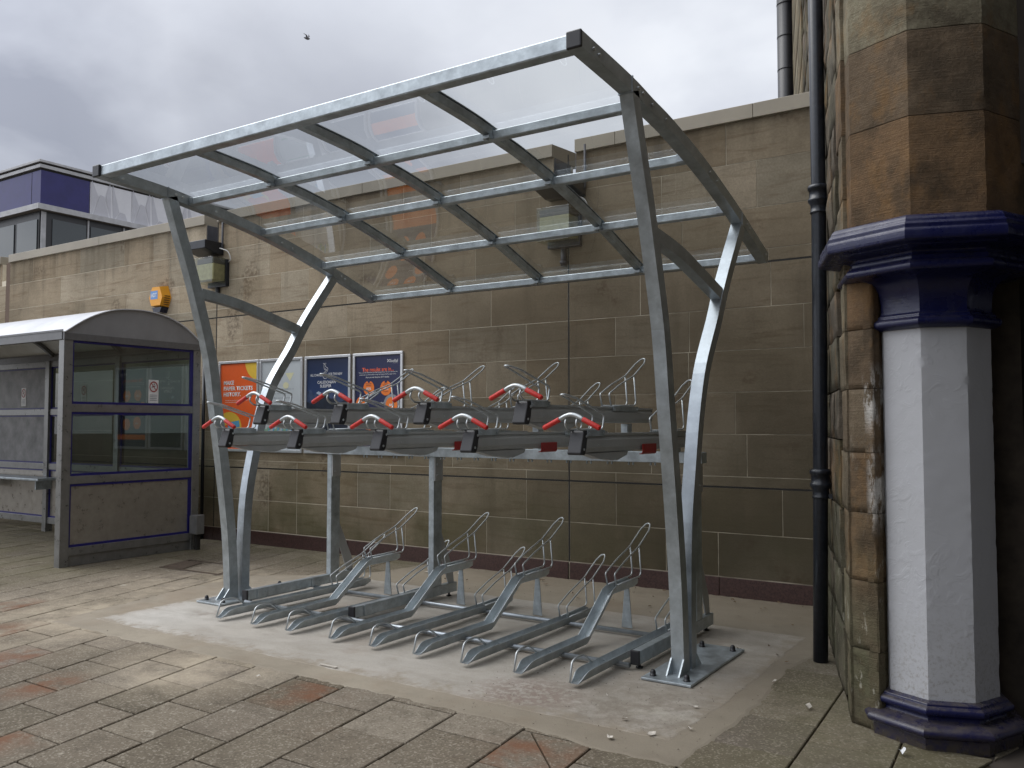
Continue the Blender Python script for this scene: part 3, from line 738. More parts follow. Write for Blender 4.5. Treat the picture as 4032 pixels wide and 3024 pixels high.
# 4 results
t, *b = poster(-7.033, -6.278, 'navy framed poster with orange ovals reading The results are in, rightmost of the four')
sh = sheet(t, b, M['navy']); X0 = -7.033
bm = BM()
for a_, c_ in (((.518, .085), (.553, .115)), ((.553, .085), (.518, .115))): line2(bm, [(X0+a_[0], Z1-a_[1]), (X0+c_[0], Z1-c_[1])], .008, Y1)
mk('cross_emblem', bm, M['white'], sh)
letters(sh, Y1, M['white'], [('ScotRail', X0+.56, Z1-.118, .115, .032, .012), ('Abellio', X0+.60, Z1-.132, .07, .007, 0),
    ('Twice a year the independent watchdog Transport Focus asks our customers how', X0+.08, Z1-.232, .59, .013, .0),
    ('satisfied they are with ScotRail through the National Rail Passenger Survey.', X0+.095, Z1-.257, .555, .013, .0),
    ('Here are our Autumn 2017 results:', X0+.193, Z1-.290, .355, .018, .006), ('on Score', X0+.40, Z1-.585, .085, .018, .02)])
bm = BM(); add_text(bm, 'The results are in...', X0+.1376, Z1-.215, .475, .045, Y1, .012); mk('heading', bm, M['orangetext'], sh)
bm = BM(); flat(bm, disc(X0+.585, Z1-.585, .115, .105), Y1); mk('grey_ring', bm, M['greytext'], sh)
ov = plain('oval_orange', (.80, .19, .02), .4, var=.03)
for cx_, cz_, r_ in ((.242, .405, .083), (.50, .41, .085), (.13, .585, .085), (.585, .60, .088), (.25, .80, .09), (.50, .82, .085)):
    bm = BM(); flat(bm, disc(X0+cx_, Z1-cz_, r_, r_), Y2); mk('orange_oval', bm, ov, sh)
bm = BM(); flat(bm, [(b[0]+.002, b[2]+.10), (b[1]-.002, b[2]+.10), (b[1]-.002, b[2]+.17), (b[0]+.002, b[2]+.17)], Y2+.0005); mk('orange_band', bm, ov, sh)
letters(sh, Y3, M['white'], [(s, X0+xx, Z1-zz, w, .026, .02) for (s, xx, zz, w) in (('82%', .205, .425, .075), ('87%', .465, .43, .075), ('88%', .55, .615, .075), ('85%', .215, .82, .075))], 'score')
letters(sh, Y3, M['navy'], [(s, X0+xx, Z1-zz, w, .012, 0) for (s, xx, zz, w) in (('Punctuality', .195, .36, .09), ('reliability', .20, .38, .08), ('How we', .475, .36, .05), ('handle your', .455, .38, .09), ('from 80%', .205, .45, .07), ('from 84%', .465, .455, .07))])
for cx_, cz_ in ((.242, .325), (.50, .33)):
    bm = BM(); flat(bm, disc(X0+cx_, Z1-cz_, .02, .02), Y3); mk('knob_print', bm, M['navy'], sh)

# ------------------------------------------------------------------ cycle shelter
sh_ = thing('cycle_shelter', 'galvanised steel cycle shelter with curved clear roof on four leaning posts', 'bike shelter', (-4.05, 5.2, 0))
arch = smooth_path([(3.68, 3.436), (4.25, 3.402), (4.54, 3.366), (4.82, 3.334), (5.29, 3.250), (5.71, 3.150), (6.14, 3.030), (6.74, 2.84)], 28)
fp = smooth_path([(4.925, .012), (4.90, .45), (4.86, .80), (4.795, 1.24), (4.735, 1.6), (4.665, 2.05), (4.535, 2.5), (4.455, 2.75), (4.365, 3.0), (4.255, 3.32)], 27)
rp = smooth_path([(5.045, .012), (5.05, .50), (5.075, .90), (5.145, 1.25), (5.215, 1.55), (5.315, 1.83), (5.43, 2.02), (5.56, 2.20), (5.70, 2.43), (5.835, 2.62), (5.965, 2.79), (6.10, 2.965)], 33)
for x0, x1, side in ((-6.13, -6.05, -1), (-2.06, -1.98, 1)):
    bm = BM(); strip(bm, arch, offset(arch, -.082), x0, x1); ar = mk('roof_arch', bm, M['galv_post'], sh_)
    xo = x1 if side > 0 else x0
    xi = x0 if side > 0 else x1
    for (y, z) in ((3.80, 3.385), (3.86, 3.375), (4.33, 3.36), (4.39, 3.35), (4.52, 3.325), (4.72, 3.30), (5.45, 3.165), (5.58, 3.135), (6.22, 2.965), (6.27, 2.945), (6.66, 2.82)):
        bm = BM(); tube(bm, [(x0-.010, y, z), (x1+.010, y, z)], .0095, 6); mk('bolt', bm, M['rod'], ar)
    for (y0_, y1_) in ((3.662, 3.679),):
        bm = BM(); box(bm, x0-.003, x1+.003, y0_, y1_+.004, 3.350, 3.440, .007); mk('end_cap', bm, M['black'], ar)
    # splice collars where the posts meet the arch
    for (ya, yb, dz) in ((4.25, 4.262, 0), (6.10, 6.112, 0)):
        za = min(arch, key=lambda p: abs(p[0]-ya))[1]
        bm = BM(); prism(bm, [(ya, za+.004), (yb, za+.004), (yb, za-.09), (ya, za-.09)], 'x', x0-.004, x1+.004); mk('splice_plate', bm, M['galv_gloss'], ar)
    bm = BM(); strip(bm, fp, offset(fp, -.088), x0, x1); mk('front_post', bm, M['galv_post'], sh_)
    bm = BM(); strip(bm, rp, offset(rp, -.082), x0, x1); mk('rear_post', bm, M['galv_gloss'], sh_)
    br = smooth_path([(4.60, 2.632), (4.92, 2.597), (5.18, 2.545), (5.69, 2.425)], 12)
    bm = BM(); strip(bm, br, offset(br, -.082), x0+.004, x1-.004); mk('brace', bm, M['galv_post'], sh_)
    xc = (x0+x1)/2
    bm = BM(); prism(bm, [(xc-.155, 4.735), (xc+.155, 4.735), (xc+.155, 5.69), (xc-.155, 5.69)], 'z', .0075, .022, .003); bp = mk('base_plate', bm, M['galv'], sh_)
    for (dx, y) in ((-.105, 4.80), (.105, 4.80), (-.105, 5.60), (.105, 5.60)):
        bm = BM(); lathe(bm, [(.020, .022), (.020, .028), (.0165, .029), (.0165, .045), (.012, .056), (.005, .060)], xc+dx, y, 12); mk('bolt_cap', bm, M['black'], bp)
    for dx in (-.043, .034):
        bm = BM(); prism(bm, [(4.84, .022), (4.925, .022), (4.925, .11), (4.915, .11)], 'x', xc+dx, xc+dx+.009); mk('gusset', bm, M['galv'], bp)
        bm = BM(); prism(bm, [(5.20, .022), (5.12, .022), (5.12, .10), (5.13, .10)], 'x', xc+dx, xc+dx+.009); mk('gusset', bm, M['galv'], bp)
bm = BM(); box(bm, -6.05, -2.06, 3.68, 3.76, 3.354, 3.435, .008); mk('front_beam', bm, M['galv'], sh_)
def archz(y):
    for p, q in zip(arch, arch[1:]):
        if p[0] <= y <= q[0]: return p[1]+(q[1]-p[1])*(y-p[0])/(q[0]-p[0])
    return arch[-1][1]
PY = [4.447, 5.205, 5.945, 6.672]
for y in PY:
    zt = archz(y+.03)-.018
    bm = BM(); box(bm, -6.05, -2.06, y, y+.06, zt-.06, zt, .007); pl = mk('purlin', bm, M['galv'], sh_)
    for xa in (-6.049, -2.115):
        bm = BM(); box(bm, xa, xa+.054, y-.006, y-.001, zt-.052, zt+.0, .002); mk('purlin_bracket', bm, M['galv_gloss'], pl)
ys = [3.76]+[v for y in PY for v in (y, y+.06)]
for xr in (-5.05, -4.055, -3.06):
    bm = BM()
    for k in range(0, 8, 2):
        ya, yb = ys[k], ys[k+1]; n = 6
        tp = [Vector((ya+(yb-ya)*i/n, archz(ya+(yb-ya)*i/n)-.008)) for i in range(n+1)]
        strip_bm = BM(); strip(strip_bm, tp, offset(tp, -.052), xr-.026, xr+.026, .003)
        me = bpy.data.meshes.new('x'); strip_bm.to_mesh(me); strip_bm.free(); bm.from_mesh(me); bpy.data.meshes.remove(me)
        zb = archz(yb)-.075; box(bm, xr-.020, xr+.034, yb-.05, yb-.001, zb-.012, zb+.012, .003)
        tube(bm, [(xr+.008, yb-.03, zb-.013), (xr+.008, yb-.03, zb-.022)], .009, 6)
    mk('rafter', bm, M['galv'], sh_)
    bm = BM(); full = [Vector((p[0], p[1]+.0)) for p in arch if p[0] > 3.70]
    strip(bm, offset(full, .007), offset(full, .001), xr-.028, xr+.028, 0); mk('glazing_bead', bm, M['galv'], sh_)
bx = [-6.09, -5.052, -4.057, -3.062, -2.02]
for k in range(4):
    bm = BM(); pts = [p for p in arch if p[0] > 3.70]; pts = [Vector((3.70, archz(3.70)))] + pts
    A = [(bm.verts.new((bx[k]+.004, p[0], p[1]-.002)), bm.verts.new((bx[k+1]-.004, p[0], p[1]-.002))) for p in pts]
    for a_, c_ in zip(A, A[1:]):
        f = bm.faces.new((a_[0], a_[1], c_[1], c_[0])); f.smooth = True
    mk('roof_sheet', bm, M['roofglass'], sh_)

# ------------------------------------------------------------------ two tier rack
GX = [-5.506, -5.112, -4.745, -4.315, -3.945, -3.57, -3.19, -2.80, -2.42]
rack = thing('two_tier_bike_rack', 'galvanised two tier bike rack with nine floor channels and nine red handled trays', 'bike rack', (-4.05, 5.3, 0))
RX = [(-5.865, -5.81), (-4.66, -4.605), (-2.316, -2.261)]
for i, (x0, x1) in enumerate(RX):
    bm = BM(); box(bm, x0, x1, 4.905, 6.20, .038, .120, .004); rl = mk('base_rail', bm, M['galv'], rack)
    bm = BM(); box(bm, x0-.002, x1+.002, 4.895, 4.915, .036, .122, .004); mk('end_cap', bm, M['black'], rl)
    for y in (4.965, 6.12):
        bm = BM(); lathe(bm, [(.024, .007), (.022, .014), (.009, .018), (.009, .038)], (x0+x1)/2, y, 12); mk('levelling_foot', bm, M['black'], rl)
    if i < 2:
        for y in (5.06, 5.68):
            bm = BM(); box(bm, x1+.0005, x1+.008, y-.055, y+.055, .035, .118, .006); tube(bm, [(x1+.008, y+.035, .085), (x1+.016, y+.035, .085)], .006, 6); mk('slotted_plate', bm, M['galv'], rl)
    bm = BM(); box(bm, x0, x1, 5.865, 5.98, .121, 1.225, .004); up = mk('upright', bm, M['galv'], rack)
    bm = BM(); box(bm, x1+.0005, x1+.012, 5.868, 5.976, 1.02, 1.222, .002)
    for z in (1.07, 1.16): tube(bm, [(x1+.012, 5.90, z), (x1+.021, 5.90, z)], .010, 6)
    mk('angle_bracket', bm, M['alu'], up)
    bm = BM(); prism(bm, [(5.982, .64), (5.99, .60), (6.17, .24), (6.185, .121), (6.105, .121), (6.064, .22), (5.982, .42)], 'x', (x0+x1)/2-.004, (x0+x1)/2+.004); mk('brace_plate', bm, M['alu'], up)
for y, nm in ((4.885, 'front_crossbar'), (5.665, 'rear_crossbar')):
    bm = BM()
    tube(bm, [(-5.81, y, .033), (-2.316, y, .033)], .016, 12)
    mk(nm, bm, M['galv_gloss'], rack)
bm = BM(); box(bm, -5.865, -2.20, 5.83, 5.93, 1.227, 1.305, .004)
for k in range(18):
    for d in (0, .035): tube(bm, [(-5.4+.175*k+d, 5.86, 1.205), (-5.4+.175*k+d, 5.86, 1.227)], .007, 6)
mk('cross_beam', bm, M['galv'], rack)

# wheel channel (local: x=0 centre, real y, z=0 ground)
def channel(high):
    st = [(4.375, .030, .04), (4.392, .030, .14), (4.42, .030, .42), (4.45, .030, .75), (4.485, .030, .95), (4.52, .030, 1.0)]
    if high: st += [(5.20, .030, 1.0), (5.225, .040, 1.0), (5.58, .288, 1.0), (5.61, .298, 1.0), (5.96, .298, 1.0), (6.0, .310, .7)]
    else: st += [(5.98, .030, 1.0), (6.05, .052, .6)]
    bm = BM(); rings = []
    n = len(st)
    for i, (y, z, h) in enumerate(st):
        a = st[max(0, i-1)]; c = st[min(n-1, i+1)]; t = Vector((c[0]-a[0], c[1]-a[1])).normalized(); nn = (-t[1], t[0])
        H = .058*h; ww = .018*h
        pr_ = [(-.024-ww, H), (-.024-ww*.15, H*.16), (-.017, 0), (.017, 0), (.024+ww*.15, H*.16), (.024+ww, H), (.0205+ww, H), (.0205+ww*.15, H*.16+.001), (.016, .003), (-.016, .003), (-.0205-ww*.15, H*.16+.001), (-.0205-ww, H)]
        rings.append([bm.verts.new((x, y+nn[0]*hh, z+nn[1]*hh)) for x, hh in pr_])
    for a, c in zip(rings, rings[1:]):
        for k in range(12): bm.faces.new((a[k], a[(k+1) % 12], c[(k+1) % 12], c[k]))
    bm.faces.new(rings[0]); bm.faces.new(rings[-1][::-1])
    bmesh.ops.recalc_face_normals(bm, faces=bm.faces)
    return bm
def holder_bm(y0, z0):
    bm = BM(); w = .036
    def P(x, y, z): return (x, y0+y, z0+z)
    near = [P(w, 0, .03), P(w, -.03, .115), P(w, .14, .185), P(w, .38, .262), P(w, .57, .365), P(.018, .63, .402)]
    far = [(-p[0], p[1], p[2]) for p in near][::-1]
    tube(bm, fillet(near+[P(0, .642, .408)]+far, .018, 4), .0062, 8)
    for sx in (w, -w):
        tube(bm, fillet([P(sx, .385, .260), P(sx, .415, .065), P(sx, .395, .040), P(sx, 0, .030)], .02, 4), .0062, 8)
    return bm
def hoop_bm():
    bm = BM(); x = -.044
    tube(bm, fillet([(x+.012, 4.380, .031), (x, 4.43, .135), (x+.004, 4.46, .150), (x+.004, 4.56, .150), (x+.006, 4.655, .085)], .03, 5), .0065, 8)
    return bm
def stand_bm():
    bm = BM(); prism(bm, [(-.042, .010), (.042, .010), (.018, .297), (-.018, .297)], 'y', 5.86, 5.868); return bm
low_part = high_part = None
for i, gx in enumerate(GX):
    high = i % 2 == 1
    if i < 2:
        c = mk('wheel_channel', channel(high), M['channel'], rack, loc=(gx+4.05, -5.3, 0), world=False)
        mk('front_hoop', hoop_bm(), M['rod'], c, world=False)
        mk('wheel_holder', holder_bm(5.62, .326 if high else .055), M['rod'], c, world=False)
        bm = BM(); box(bm, -.034, .034, 4.86, 4.90, .040, .0455); 
        for k in (-.028, .028): tube(bm, [(k, 4.80, .062), (k, 4.80, .07)], .006, 6)
        mk('channel_clip', bm, M['galv_gloss'], c, world=False)
        if high: mk('support_leg', stand_bm(), M['galv'], c, world=False); high_part = c
        else: low_part = c
    else: tree_copy(high_part if high else low_part, rack, (gx+4.05, -5.3, 0))

# upper tray, local: x=0 centre, real y, z=0 at tray underside
def tray_bm():
    h = [(.024, 0), (.037, .007), (.042, .026), (.0455, .031), (.0455, .074), (.0365, .094), (.0345, .0945), (.0345, .1015), (.0445, .102), (.0445, .114), (.036, .114), (.033, .040), (.0, .030)]
    poly = h + [(-x, z) for x, z in h[::-1][1:]]
    bm = BM(); prism(bm, poly, 'y', 4.455, 6.25); return bm
tray0 = mk('upper_tray', tray_bm(), M['alu'], rack, loc=(0, 0, 0), world=False)
def endcap_bm():
    bm = BM(); prism(bm, [(4.386, -.010), (4.378, .000), (4.420, .124), (4.430, .132), (4.470, .130), (4.474, .114), (4.440, -.002), (4.430, -.012)], 'x', -.0455, .0455, .006); return bm
mk('end_cap', endcap_bm(), M['black'], tray0, world=False)
bm = BM()
for sx in (.0455,):
    for y, z in ((4.448, .098), (4.418, .022)): tube(bm, [(sx, y, z), (sx+.003, y, z)], .008, 8)
mk('cap_screw', bm, M['rod'], tray0, world=False)
yh = 4.35
bm = BM(); tube(bm, fillet([(-.085, yh, .191), (-.045, yh, .214), (0, yh, .226), (.045, yh, .214), (.085, yh, .191)], .03, 5), .0125, 12); mk('handlebar', bm, M['rod'], tray0, world=False)
for sx in (-1, 1):
    bm = BM(); tube(bm, [(sx*.076, yh, .196), (sx*.080, yh, .194), (sx*.178, yh, .147), (sx*.184, yh, .144)], [.0145, .0155, .0155, .0125], 12); mk('grip', bm, M['red'], tray0, world=False)
bm = BM()
def rods(s):
    return [(s*.036, yh+.004, .205), (s*.036, yh-.012, .165), (s*.036, yh+.03, .135), (s*.038, 4.665, .135), (s*.038, 4.690, .225), (s*.032, 4.36, .316), (s*.016, 4.255, .334)]
near = rods(1); far = rods(-1)[::-1]
tube(bm, fillet(near+[(0, 4.243, .335)]+far, .026, 5), .0064, 8)
mk('frame_loop', bm, M['rod'], tray0, world=False)
for sx in (-1, 1):
    bm = BM(); box(bm, *( (sx*.047, sx*.051) if sx > 0 else (sx*.051, sx*.047)), 4.452, 4.675, .098, .133, .001)
    for y in (4.475, 4.655): tube(bm, [(sx*.051, y, .115), (sx*.0555, y, .115)], .006, 6)
    mk('fixing_plate', bm, M['galv'], tray0, world=False)
mk('wheel_holder', holder_bm(5.55, .092), M['rod'], tray0, world=False)
for sx in (-1, 1):
    bm = BM(); box(bm, *((sx*.047, sx*.051) if sx > 0 else (sx*.051, sx*.047)), 5.555, 5.98, .085, .121, .001)
    for y in (5.58, 5.96): tube(bm, [(sx*.051, y, .10), (sx*.0555, y, .10)], .006, 6)
    mk('holder_plate', bm, M['galv'], tray0, world=False)
bm = BM(); prism(bm, [(4.46, -.002), (4.66, -.042), (4.70, -.040), (4.84, -.056), (4.86, -.048), (4.88, -.056), (5.02, -.026), (5.04, -.002)], 'x', -.030, .030, .002); mk('glide_block', bm, M['alu'], tray0, world=False)
bm = BM(); tube(bm, [(.0455, 4.60, .045), (.049, 4.60, .045)], .005, 6); mk('rivet', bm, M['rod'], tray0, world=False)
for i, gx in enumerate(GX):
    z = 1.335 if i % 2 == 0 else 1.512
    if i == 0: tr = tray0; tr.location = (gx+4.05, -5.3, z)
    else: tr = tree_copy(tray0, rack, (gx+4.05, -5.3, z))
    if i in (4, 6, 8):
        bm = BM(); prism(bm, [(.030, -.028), (.047, -.028), (.058, -.018), (.058, .040), (.0525, .040), (.0525, -.012), (.045, -.022), (.030, -.022)], 'y', 5.205, 5.42, .001); mk('red_latch', bm, M['redlatch'], tr, world=False)
    bm = BM()
    if i % 2: box(bm, gx-.027, gx+.027, 5.835, 5.915, 1.306, 1.508, .004)
    else: box(bm, gx-.027, gx+.027, 5.835, 5.925, 1.306, 1.334, .003)
    mk('tray_stub', bm, M['galv'], rack)

# ------------------------------------------------------------------ waiting shelter (left)
ws = thing('waiting_shelter', 'grey metal and glass passenger waiting shelter with a barrel roof, left edge', 'bus shelter', (-11, 5.95, 0))
XS = -8.966; XE = -16.5; YB = 6.755
for (xa, ya) in ((XS-.1, 5.09), (XS-.1, 6.705), (-13.2, 5.09), (-12.28, 6.705), (-10.60, 6.705), (-15.6, 6.705)):
    bm = BM(); box(bm, xa, xa+.1, ya, ya+.1, -.01, 2.405, .004); mk('post', bm, M['steelbrushed'], ws)
arc = smooth_path([(5.085, 2.482), (5.288, 2.622), (5.467, 2.714), (5.653, 2.775), (5.846, 2.80), (6.069, 2.803), (6.325, 2.762), (6.569, 2.66), (6.81, 2.482)], 24)
bm = BM(); poly = [(p[0], p[1]) for p in arc]+[(6.81, 2.405), (5.085, 2.405)]; prism(bm, poly, 'x', XS-.02, XS+.004); gb = mk('gable_panel', bm, M['gable'], ws)
bm = BM(); box(bm, XS+.0045, XS+.008, 5.085, 6.81, 2.405, 2.478, .001); mk('gable_rail', bm, M['shelterdark'], gb)
bm = BM(); o1 = offset(arc, .010); strip(bm, o1, offset(arc, .001), XE, XS+.03, 0); mk('roof_sheet', bm, M['shelterroof'], ws)
for xr in (-10.6, -12.2, -13.9, -15.6):
    bm = BM(); strip(bm, offset(arc, -.001), offset(arc, -.05), xr-.03, xr+.03, 0); mk('roof_rib', bm, M['shelterdark'], ws)
bm = BM(); box(bm, XE, XS-.022, 5.075, 5.125, 2.405, 2.50, .003); box(bm, XE, XS+.005, 5.068, 5.074, 2.492, 2.512); mk('front_fascia', bm, M['shelterdark'], ws)
bm = BM(); box(bm, XE, XS-.022, 6.76, 6.81, 2.40, 2.50, .003); mk('rear_fascia', bm, M['shelterdark'], ws)
rails = [(.11, .198), (.868, .952), (1.637, 1.722)]
for (z0, z1) in rails:
    bm = BM(); box(bm, XS-.06, XS-.004, 5.19, 6.705, z0, z1, .003); mk('side_rail', bm, M['steelbrushed'], ws)
bm = BM(); box(bm, XS-.052, XS-.02, 5.19, 6.705, .0, .108); mk('kick_plate', bm, M['steelbrushed'], ws)
def gask_side(z0, z1):
    bm = BM(); g = .026
    for a_ in ((5.19, 6.705, z0, z0+g), (5.19, 6.705, z1-g, z1), (5.19, 5.19+g*.7, z0+g, z1-g), (6.705-g*1.6, 6.705, z0+g, z1-g)): box(bm, XS-.03, XS-.012, a_[0], a_[1], a_[2], a_[3])
    return bm
for (z0, z1, mt) in ((.198, .868, 'panelsteel'), (.952, 1.637, 'glass'), (1.722, 2.405, 'glass')):
    if mt == 'panelsteel':
        bm = BM(); box(bm, XS-.03, XS-.022, 5.191, 6.704, z0+.001, z1-.001); pn = mk('lower_panel', bm, M[mt], ws)
    else:
        bm = BM(); bm.faces.new([bm.verts.new(p) for p in ((XS-.022, 5.195, z0+.004), (XS-.022, 6.70, z0+.004), (XS-.022, 6.70, z1-.004), (XS-.022, 5.195, z1-.004))]); pn = mk('side_glass', bm, M[mt], ws)
    gm = gask_side(z0, z1)
    mk('gasket', gm, M['gasket'], pn)
# rear wall bays
for (xa, xb, kind) in ((-15.5, -12.28, 'pale'), (-12.18, -10.60, 'glass'), (-10.50, -9.066, 'glass')):
    for (z0, z1) in rails+[(2.32, 2.40)]:
        bm = BM(); box(bm, xa, xb, YB-.03, YB+.02, z0, z1, .003); mk('rear_rail', bm, M['steelbrushed'], ws)
    for (z0, z1) in ((.198, .868), (.952, 1.637), (1.722, 2.32)):
        solid = kind == 'pale' or z0 < .5
        if solid:
            bm = BM(); box(bm, xa+.001, xb-.001, YB, YB+.01, z0+.001, z1-.001); pn = mk('rear_panel', bm, M['palepanel'] if z0 > .5 else M['panelsteel'], ws)
        else:
            bm = BM(); bm.faces.new([bm.verts.new(p) for p in ((xa+.004, YB, z0+.004), (xb-.004, YB, z0+.004), (xb-.004, YB, z1-.004), (xa+.004, YB, z1-.004))]); pn = mk('rear_glass', bm, M['glass'], ws)
        bm = BM(); g = .022
        for a_ in ((xa, xb, z0, z0+g), (xa, xb, z1-g, z1), (xa, xa+g, z0+g, z1-g), (xb-g, xb, z0+g, z1-g)): box(bm, a_[0], a_[1], YB-.012, YB-.002, a_[2], a_[3])
        mk('gasket', bm, M['gasket'], pn)
bm = BM(); box(bm, -15.4, -11.75, 6.35, 6.68, .735, .770, .008)
for xx in (-15.0, -13.6, -12.1): box(bm, xx, xx+.03, 6.5, 6.72, .60, .734)
mk('perch_seat', bm, M['galv'], ws)
def nosmoke(parent, cx, cz, plane, axis):
    def put(bm, pts, d):
        bm.faces.new([bm.verts.new((p[0], plane-d, p[1]) if axis == 'y' else (plane+d, p[0], p[1])) for p in pts])
    bm = BM(); put(bm, [(cx-.065, cz-.15), (cx+.065, cz-.15), (cx+.065, cz+.12), (cx-.065, cz+.12)], .002); s = mk('no_smoking_sticker', bm, M['white'], parent)
    bm = BM(); n = 24
    for k in range(n):
        a0_, a1_ = 2*pi*k/n, 2*pi*(k+1)/n
        put(bm, [(cx+r*cos(a), cz+.04+r*1.15*sin(a)) for r, a in ((.055, a0_), (.055, a1_), (.043, a1_), (.043, a0_))], .004)
    put(bm, [(cx-.035, cz+.078), (cx-.028, cz+.085), (cx+.036, cz+.004), (cx+.029, cz-.003)], .004); mk('prohibition_ring', bm, M['redlatch'], s)
    bm = BM(); put(bm, [(cx-.025, cz+.030), (cx+.022, cz+.046), (cx+.022, cz+.056), (cx-.025, cz+.040)], .003); mk('cigarette_print', bm, M['joint'], s)
    bm = BM(); put(bm, [(cx+.0, cz+.060), (cx+.014, cz+.066), (cx+.008, cz+.080), (cx+.002, cz+.077)], .003); mk('smoke_print', bm, M['joint'], s)
    for k in range(4):
        bm = BM(); put(bm, [(cx-.045, cz-.06-.02*k), (cx+.045, cz-.06-.02*k), (cx+.045, cz-.052-.02*k), (cx-.045, cz-.052-.02*k)], .003); mk('text_line', bm, M['greytext'], s)
nosmoke(ws, -12.93, 1.92, YB-.001, 'y'); nosmoke(ws, -11.38, 1.93, YB-.001, 'y')
nosmoke(ws, 6.175, 1.90, XS-.021, 'x')
jb = thing('junction_box', 'small grey electrical box low beside the rear post of the waiting shelter', 'box', (-8.9, 6.75, .18))
bm = BM(); box(bm, -8.962, -8.84, 6.68, 6.80, .185, .415, .008); mk('casing', bm, M['box'], jb)
bm = BM(); box(bm, -8.955, -8.847, 6.672, 6.679, .195, .405, .003); mk('lid', bm, M['box'], jb)
bm = BM(); box(bm, -8.925, -8.875, 6.72, 6.77, -.01, .184); mk('stand_leg', bm, M['joint'], jb)

mh = thing('manhole_cover', 'silt edged recessed inspection cover in the paving right of the waiting shelter', 'manhole cover', (-7.7, 5.95, 0))
bm = BM(); R_ = [(-8.13, 5.70), (-7.22, 5.72), (-7.40, 6.22), (-8.30, 6.20)]
for i in range(4):
    p, q = Vector(R_[i]), Vector(R_[(i+1) % 4]); d = (q-p).normalized(); n = Vector((-d[1], d[0]))*.045
    vs = [p-d*.02, q+d*.02, q+d*.02+n*random.uniform(.7, 1.3), p-d*.02+n*random.uniform(.5, 1.2)]
    bm.faces.new([bm.verts.new((v[0], v[1], .0015+.0006*i)) for v in vs])
bm.faces.new([bm.verts.new((v[0], v[1], .0045)) for v in ((-8.12, 5.75), (-7.82, 5.76), (-8.0, 6.15), (-8.25, 6.1))])
mk('silt_joint', bm, M['soil'], mh)

# ------------------------------------------------------------------ building beyond the wall (distance 1.909 x)
K_ = 21/11.0
def far(x, y, z): return (x*K_, y*K_, 1.5+(z-1.5)*K_)
fb = thing('glazed_upper_block', 'flat roofed block with navy and white cladding over dark windows beyond the wall', 'building', far(-20.55, 11, 1.5))
XC, YC = -20.55*K_, 11*K_
Zf = lambda z: 1.5+(z-1.5)*K_
def ring_box(name, mat, out, z0, z1, xl=-62, yl=46, parent=fb):
    bm = BM(); box(bm, xl, XC+out, YC-out, yl, Zf(z0), Zf(z1), .01); return mk(name, bm, mat, parent)
ring_box('roof', M['cream'], .16, 7.755, 7.815)
ring_box('shadow_gap', M['joint'], .05, 7.715, 7.754)
ring_box('upper_fascia', M['cream'], .10, 7.63, 7.714)
ring_box('soffit_shade', M['joint'], .02, 7.585, 7.629)  # near-black band painted for the shadow under the upper fascia
bm = BM(); box(bm, -62, XC, YC, YC+.2, Zf(6.76), Zf(7.584)); box(bm, XC-.2, XC, YC+.2, 12.22*K_, Zf(6.76), Zf(7.584)); bp_ = mk('navy_cladding', bm, M['bluepanel'], fb)
bm = BM()
for xx in (-20.95, -22.6, -24.2): box(bm, xx*K_-.012, xx*K_+.012, YC-.006, YC-.001, Zf(6.77), Zf(7.58))
mk('panel_seam', bm, M['joint'], bp_)
ring_box('ledge', M['cream'], .20, 6.62, 6.755)
bm = BM(); box(bm, -62, XC-.1, YC+.1, 46, Zf(3.2), Zf(6.618)); mk('dark_recess', bm, M['darkwin'], fb)
for xx in (-21.60, -23.6, -25.6):
    pass
for (xa, xb) in ((-20.30*K_-.25, 0),):
    bm = BM(); box(bm, XC-.22, XC-.06, YC+.10, YC+.32, Zf(3.2), Zf(6.60)); mk('corner_post', bm, M['cream'], fb)
for k in range(6):
    xa = XC-.36-2.0*k
    bm = BM(); box(bm, xa-1.72, xa, YC+.06, YC+.099, Zf(4.2), Zf(6.42)); w_ = mk('window', bm, M['bgglass'], fb)
for k in range(8):
    ya = YC+.62+1.85*k
    bm = BM(); box(bm, XC-.099, XC-.06, ya, ya+1.62, Zf(4.2), Zf(6.46)); mk('window', bm, M['bgglass'], fb)
    bm = BM(); box(bm, XC-.099, XC-.03, ya+1.68, ya+1.75, Zf(4.2), Zf(6.60)); mk('mullion', bm, M['cream'], fb)
# faceted white cladding
y = 12.235*K_; mods = 0
while y < 45:
    y1 = y+2.16
    bm = BM(); box(bm, XC-.2, XC+.012, y+.01, y1-.01, Zf(6.655), Zf(7.705)); pn = mk('white_cladding', bm, M['whiteclad'], fb)
    bm = BM()
    H0, H1 = Zf(6.66), Zf(7.70); L = 2.14; hh = H1-H0
    def fac(pts, d):
        c_ = [bm.verts.new((XC+.013+d*.0, y+.01+u*L, H0+v*hh)) for u, v in pts]
        for v_ in c_: v_.co.x += d*(v_.co.z-H0)/hh*.25
        bm.faces.new(c_)
    fac([(.02, .95), (.02, .02), (.18, .58)], .10); fac([(.22, .62), (.32, .60), (.47, .0), (.04, .0)], .28); fac([(.46, .98), (.36, .58), (.50, .02)], .14)
    fac([(.56, .0), (.72, .30), (.84, .28), (.95, .0)], .28); fac([(.52, .98), (.70, .30), (.55, .05)], .12)
    bmesh.ops.recalc_face_normals(bm, faces=bm.faces)
    mk('facet', bm, M['whiteclad_shade'], pn)
    y = y1
# ------------------------------------------------------------------ old station building
sb = thing('old_station_building', 'tall old stone station building with brown ashlar and mossy rubble side, right edge', 'building', (-.97, 4.66, 0))
A_ = radians(16.6)
def Lp(t): return (-.97-sin(A_)*t, 4.66+cos(A_)*t)
